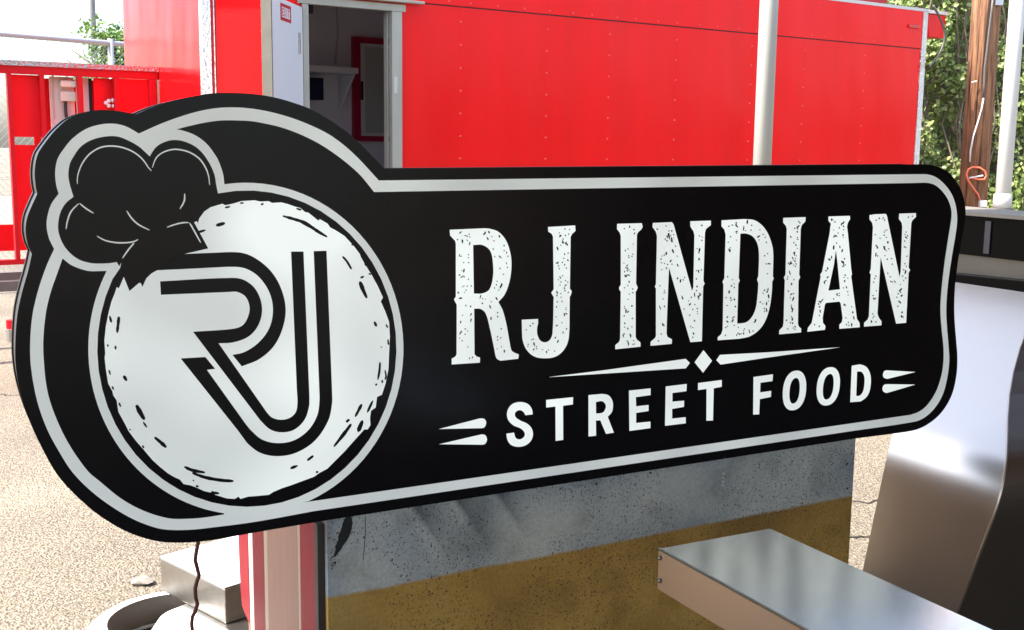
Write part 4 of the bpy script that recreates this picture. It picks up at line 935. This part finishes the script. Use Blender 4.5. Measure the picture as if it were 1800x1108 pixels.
# ------------------------------------------------------------------ posts, pole, fence, plants
m_post = mat('white_gloss_post_paint', (.62, .63, .61), .35, noise=.1, nscale=5)
m_postg = mat('chalky_grey_white_paint', (.44, .45, .42), .4, noise=.12, nscale=5)
pa = atY(1340, 277, 6.6); pa.z = 0
po = empty('steel_post', pa, 'tall slim white steel post standing in front of the red trailer', 'post')
MB().tube([pa, pa + UP * 5.2], .052, 20).build('shaft', m_postg, po, True)
MB().box(pa - Vector((.12, .12, 0)), (.24, 0, 0), (0, .24, 0), (0, 0, .012)).build('base_plate', m_beam, po)
pb = atY(1763, 343, 8.6); pb.z = 0
po = empty('steel_post', pb, 'thick white post with collar in front of the ivy at the right edge', 'post')
MB().tube([pb, pb + UP * 5.2], .056, 20).build('shaft', m_post, po, True)
z0 = atY(1763, 365, 8.6).z; z1 = atY(1763, 347, 8.6).z
MB().lathe(Vector((pb.x, pb.y, 0)), [(.058, z1 + .03), (.066, z1), (.068, z0), (.057, z0 - .001)], 24).build('collar', m_post, po, True)
MB().lathe(Vector((pb.x, pb.y, 0)), [(.057, z0 - .003), (.085, z0 - .003), (.085, z0 - .035), (.057, z0 - .04)], 24).build('collar_ring', m_beam, po)

def wood():
    m, N, L, b = M('weathered_pole_wood')
    tc = N.new('ShaderNodeTexCoord'); mp = N.new('ShaderNodeMapping'); mp.inputs['Scale'].default_value = (14, 14, .9); L.new(tc.outputs['Object'], mp.inputs[0])
    n = N.new('ShaderNodeTexNoise'); n.inputs['Scale'].default_value = 2.2; n.inputs['Detail'].default_value = 7; n.inputs['Roughness'].default_value = .65; L.new(mp.outputs[0], n.inputs[0])
    r = N.new('ShaderNodeValToRGB'); e = r.color_ramp.elements; e[0].position = .34; e[0].color = (.07, .032, .016, 1); e[1].position = .66; e[1].color = (.34, .17, .085, 1); q = e.new(.5); q.color = (.21, .10, .05, 1)
    L.new(n.outputs[0], r.inputs[0]); L.new(r.outputs[0], b.inputs['Base Color']); b.inputs['Roughness'].default_value = .85
    mp2 = N.new('ShaderNodeMapping'); mp2.inputs['Scale'].default_value = (30, 30, .55); L.new(tc.outputs['Object'], mp2.inputs[0]); n4 = N.new('ShaderNodeTexNoise'); n4.inputs['Scale'].default_value = 1.3; n4.inputs['Detail'].default_value = 3; L.new(mp2.outputs[0], n4.inputs[0])
    r4 = N.new('ShaderNodeValToRGB'); r4.color_ramp.elements[0].position = .34; r4.color_ramp.elements[0].color = (.18, .16, .15, 1); r4.color_ramp.elements[1].position = .42; r4.color_ramp.elements[1].color = (1.1, 1.1, 1.1, 1); L.new(n4.outputs[0], r4.inputs[0])
    mw = N.new('ShaderNodeMix'); mw.data_type = 'RGBA'; mw.blend_type = 'MULTIPLY'; mw.inputs[0].default_value = 1; L.new(r.outputs[0], mw.inputs[6]); L.new(r4.outputs[0], mw.inputs[7]); L.new(mw.outputs[2], b.inputs['Base Color'])
    bp = N.new('ShaderNodeBump'); bp.inputs['Strength'].default_value = .7; bp.inputs['Distance'].default_value = .02; L.new(n.outputs[0], bp.inputs['Height']); L.new(bp.outputs[0], b.inputs['Normal'])
    return m
WY = 12.4
wp_ = atY(1709, 360, WY); wt = atY(1737, 0, WY)
wb = Vector((wp_.x, WY, 0))
pole = empty('utility_pole', wb, 'brown weathered wooden utility pole in front of the ivy', 'pole')
MB().tube([wb, Vector((wb.x, WY, 3)), Vector((wb.x, WY, 8))], [.150, .145, .128], 28).build('shaft', wood(), pole, True)
def wpt(px, py, off=.155):
    p = atY(px, py, WY - off); return p
m_wire = mat('grey_wire', (.12, .11, .11), .5); m_white = mat('white_wire', (.6, .6, .58), .5); m_or = mat('orange_wire', (.75, .16, .08), .45)
MB().tube([wpt(*p) for p in ((1746, -10), (1743, 20), (1738, 60), (1735, 90), (1731, 120), (1730, 150), (1729, 172))], .012, 6).build('cable', m_wire, pole, True)
MB().tube([wpt(*p) for p in ((1729, 172), (1726, 190), (1719, 215), (1711, 240), (1706, 265), (1705, 285))], .009, 6).build('cable', m_white, pole, True)
lp = [wpt(x, y, .17) for x, y in ((1724, 356), (1719, 342), (1710, 330), (1702, 318), (1699, 307), (1702, 298), (1710, 294), (1722, 295), (1731, 301), (1734, 309), (1730, 316), (1720, 316), (1709, 313))]
MB().tube(lp, .011, 7).build('orange_loop', m_or, pole, True)
MB().tube([wpt(1704, 313, .17), wpt(1728, 309, .17)], .009, 6).build('nail', m_white, pole)
MB().box(wpt(1722, 364, .19), (.075, 0, 0), (0, .04, 0), (0, 0, .07)).build('cap_block', m_white, pole)
MB().box(wpt(1750, 9, .17), (.08, 0, 0), (0, .05, 0), (0, 0, .25)).build('metal_bracket', mat('zinc', (.45, .47, .5), .4, .8), pole)
MB().tube([wpt(1708, 145), wpt(1717, 143)], .007, 6).build('nail', m_white, pole)

def leaf_mat(name, cols, tr=.25):
    m, N, L, b = M(name)
    gi = N.new('ShaderNodeNewGeometry'); r = N.new('ShaderNodeValToRGB'); e = r.color_ramp.elements
    while len(e) < len(cols): e.new(.5)
    for i, c in enumerate(cols): e[i].position = i / (len(cols) - 1); e[i].color = (*c, 1)
    L.new(gi.outputs['Random Per Island'], r.inputs[0]); L.new(r.outputs[0], b.inputs['Base Color']); b.inputs['Roughness'].default_value = .42
    tr_ = N.new('ShaderNodeBsdfTranslucent'); L.new(r.outputs[0], tr_.inputs[0]); mx = N.new('ShaderNodeMixShader'); mx.inputs[0].default_value = tr
    L.new(b.outputs[0], mx.inputs[1]); L.new(tr_.outputs[0], mx.inputs[2]); L.new(mx.outputs[0], N['Material Output'].inputs[0])
    return m
def leaves(name, P, Nn, size, m, parent, jit=.6):
    """cupped four-point leaves at P facing roughly Nn"""
    k = len(P); vs = np.zeros((k, 6, 3)); d = Nn + rng.normal(0, jit, (k, 3)); d /= np.linalg.norm(d, axis=1)[:, None]
    r = rng.normal(0, 1, (k, 3)); r[:, 2] -= .8
    t = r - (r * d).sum(1)[:, None] * d; t /= np.linalg.norm(t, axis=1)[:, None]; s = np.cross(d, t); L_ = (size * rng.uniform(.6, 1.35, k))[:, None]
    vs[:, 0] = P - t * L_ * .5; vs[:, 1] = P - t * L_ * .12 + s * L_ * .40 + d * L_ * .10; vs[:, 2] = P + t * L_ * .2 + s * L_ * .26 + d * L_ * .06
    vs[:, 3] = P + t * L_ * .55; vs[:, 4] = P + t * L_ * .2 - s * L_ * .26 + d * L_ * .06; vs[:, 5] = P - t * L_ * .12 - s * L_ * .40 + d * L_ * .10
    L0 = np.array(rootloc(parent)); me = bpy.data.meshes.new(name)
    fs = np.concatenate([np.stack([np.arange(k) * 6 + i for i in (0, 1, 2, 3)], 1), np.stack([np.arange(k) * 6 + i for i in (0, 3, 4, 5)], 1)])
    me.from_pydata((vs.reshape(-1, 3) - L0).tolist(), [], fs.tolist()); me.materials.append(m)
    o = bpy.data.objects.new(name, me); col.objects.link(o); o.parent = parent; return o
# ivy on a fence behind the trailer
IY = 14.6
ivy = empty('ivy_covered_fence', Vector((6.2, IY + .2, 0)), 'tangled green ivy climbing a fence behind the wooden pole', 'plant')
m_ivy = leaf_mat('ivy_leaf', [(.10, .16, .05), (.19, .28, .08), (.31, .41, .12), (.42, .50, .20), (.25, .30, .13)], .4)
k = 60000
X = rng.uniform(4.0, 9.6, k); Z = rng.uniform(.05, 5.2, k)
bul = .35 * np.sin(X * 3.1 + Z * 1.7) * np.sin(Z * 2.3 - X) + .22 * np.sin(X * 7 + 1) * np.sin(Z * 6.1)
Y = IY - .25 - bul * .6 + rng.uniform(-.14, .22, k)
keep = (rng.uniform(0, 1, k) < .62 + .6 * bul + .15 * np.sin(X * 13) * np.sin(Z * 11))
P = np.stack([X, Y, Z], 1)[keep]
leaves('ivy_leaves', P, np.tile([-.55, -.75, .6], (len(P), 1)), .068, m_ivy, ivy, .8)
m_vine = mat('vine_stem', (.16, .13, .10), .9)
mb = MB()
for i in range(34):
    x = random.uniform(4.2, 9.2); pts = []
    for j in range(9):
        x += random.uniform(-.16, .16); pts.append((x, IY - .2 + random.uniform(-.2, .05), .1 + j * .6))
    mb.tube(pts, .012, 5)
mb.build('vine_stems', m_vine, ivy)
MB().box((3.8, IY + .35, 0), (6.2, 0, 0), (0, .06, 0), (0, 0, 5.2)).build('fence_screen', mat('dark_gap_backing', (.16, .14, .10), .9, noise=.5), ivy)  # backing coloured dark so the gaps in the ivy look shaded
for x in (4.6, 6.32, 7.7): MB().tube([(x, IY - .18, 0), (x, IY - .18, 4.6)], .024, 8).build('fence_post', mat('old_galvanised', (.35, .34, .32), .6, .4), ivy)
# chain-link fence on the left
f0, f1 = atY(10, 62, 12.6), atY(218, 77, 13.7)
fd = (f1 - f0); fd.z = 0; zrail = (f0.z + f1.z) / 2; fd.normalize()
fb = Vector((f0.x, f0.y, 0))
fence = empty('chain_link_fence', fb, 'chain link fence with pale top rail under the white sky at left', 'fence')
m_galv = mat('galvanised_wire', (.45, .47, .48), .5, .5)
MB().tube([fb - fd * 3 + UP * zrail, fb + fd * 6 + UP * zrail], .03, 10).build('top_rail', m_galv, fence, True)
for k in (-2.4, .9 + .35, 4.2): MB().tube([fb + fd * k, fb + fd * k + UP * (zrail + .05)], .035, 10).build('post', m_galv, fence, True)
mb = MB(); H = zrail; w0, w1 = -1.2, 3.2; stp = .085
a = w0 - H
while a < w1:
    for sgn in (1, -1):
        p, q = (a, 0.0), (a + H, H)
        lo = max(w0, p[0]); hi = min(w1, q[0])
        if hi <= lo: continue
        za, zb2 = lo - a, hi - a
        if sgn < 0: za, zb2 = H - za, H - zb2
        mb.tube([fb + fd * lo + UP * za, fb + fd * hi + UP * zb2], .0022, 3, False)
    a += stp
tag(mb.build('wire_mesh', m_galv, fence), kind='stuff')
# small tree and far pole beyond the fence
tc_ = atY(196, 96, 19.0)
tb = Vector((tc_.x, 19.0, 0))
tree = empty('leafy_tree', tb, 'small bright green tree beyond the chain link fence', 'tree')
m_bark = mat('bark', (.20, .15, .11), .9, noise=.3)
tt = atY(178, 60, 19.0)
mb = MB().tube([tb, Vector((tb.x - .03, 19, 1.4)), Vector((tt.x, 19, tt.z))], [.09, .07, .03], 9)
mb.build('trunk', m_bark, tree, True)
mb = MB()
for i in range(14):
    a = random.uniform(0, 2 * PI); z = random.uniform(1.5, 2.9); mb.tube([(tb.x, 19, z - .25), (tb.x + .35 * math.cos(a), 19 + .35 * math.sin(a), z + .1), (tb.x + .75 * math.cos(a), 19 + .75 * math.sin(a), z + .35)], [.03, .02, .008], 5)
mb.build('limbs', m_bark, tree)
C = []
for i in range(46):
    a = random.uniform(0, 2 * PI); r = .85 * math.sqrt(random.random()); z = random.uniform(1.3, 3.35) ; rr = r * (1.15 - .32 * (z - 1.3))
    C.append((tb.x + .12 + rr * math.cos(a), 19 + rr * math.sin(a), z))
C += [(tb.x - 1.15 + .25 * i, 19 + random.uniform(-.3, .3), 2.0 + .12 * i + random.uniform(-.15, .15)) for i in range(7)]
C = np.array(C); k = 6500
k = 11000; idx = rng.integers(0, len(C), k); P = C[idx] + rng.normal(0, 1, (k, 3)) * np.array([.14, .14, .12])
leaves('crown', P, np.tile([0, -.4, .8], (k, 1)), .065, leaf_mat('tree_leaf', [(.05, .11, .02), (.09, .18, .03), (.14, .25, .05), (.20, .30, .07)], .4), tree, .8)
fp = atY(162.5, 20, 26); fp.z = 0
fpo = empty('far_pole', fp, 'thin grey utility pole rising behind the small tree', 'pole')
MB().tube([fp, fp + UP * 9], [.075, .06], 10).build('shaft', mat('far_pole_grey', (.22, .22, .22), .8), fpo, True)
MB().tube([fp + Vector((-.45, 0, 7.6)), fp + Vector((.45, 0, 7.6))], .04, 6).build('crossarm', m_beam, fpo)
# parked pale car body glimpsed beyond the cage is only a low kerb wall of light concrete here
kw = MB().box((-16, 21.5, 0), (13.5, 0, 0), (0, .2, 0), (0, 0, .5)).build('low_wall', mat('pale_concrete', (.5, .48, .44), .9, noise=.15))
tag(kw, 'low pale concrete wall in place of a parked car in the far distance at left', 'wall')
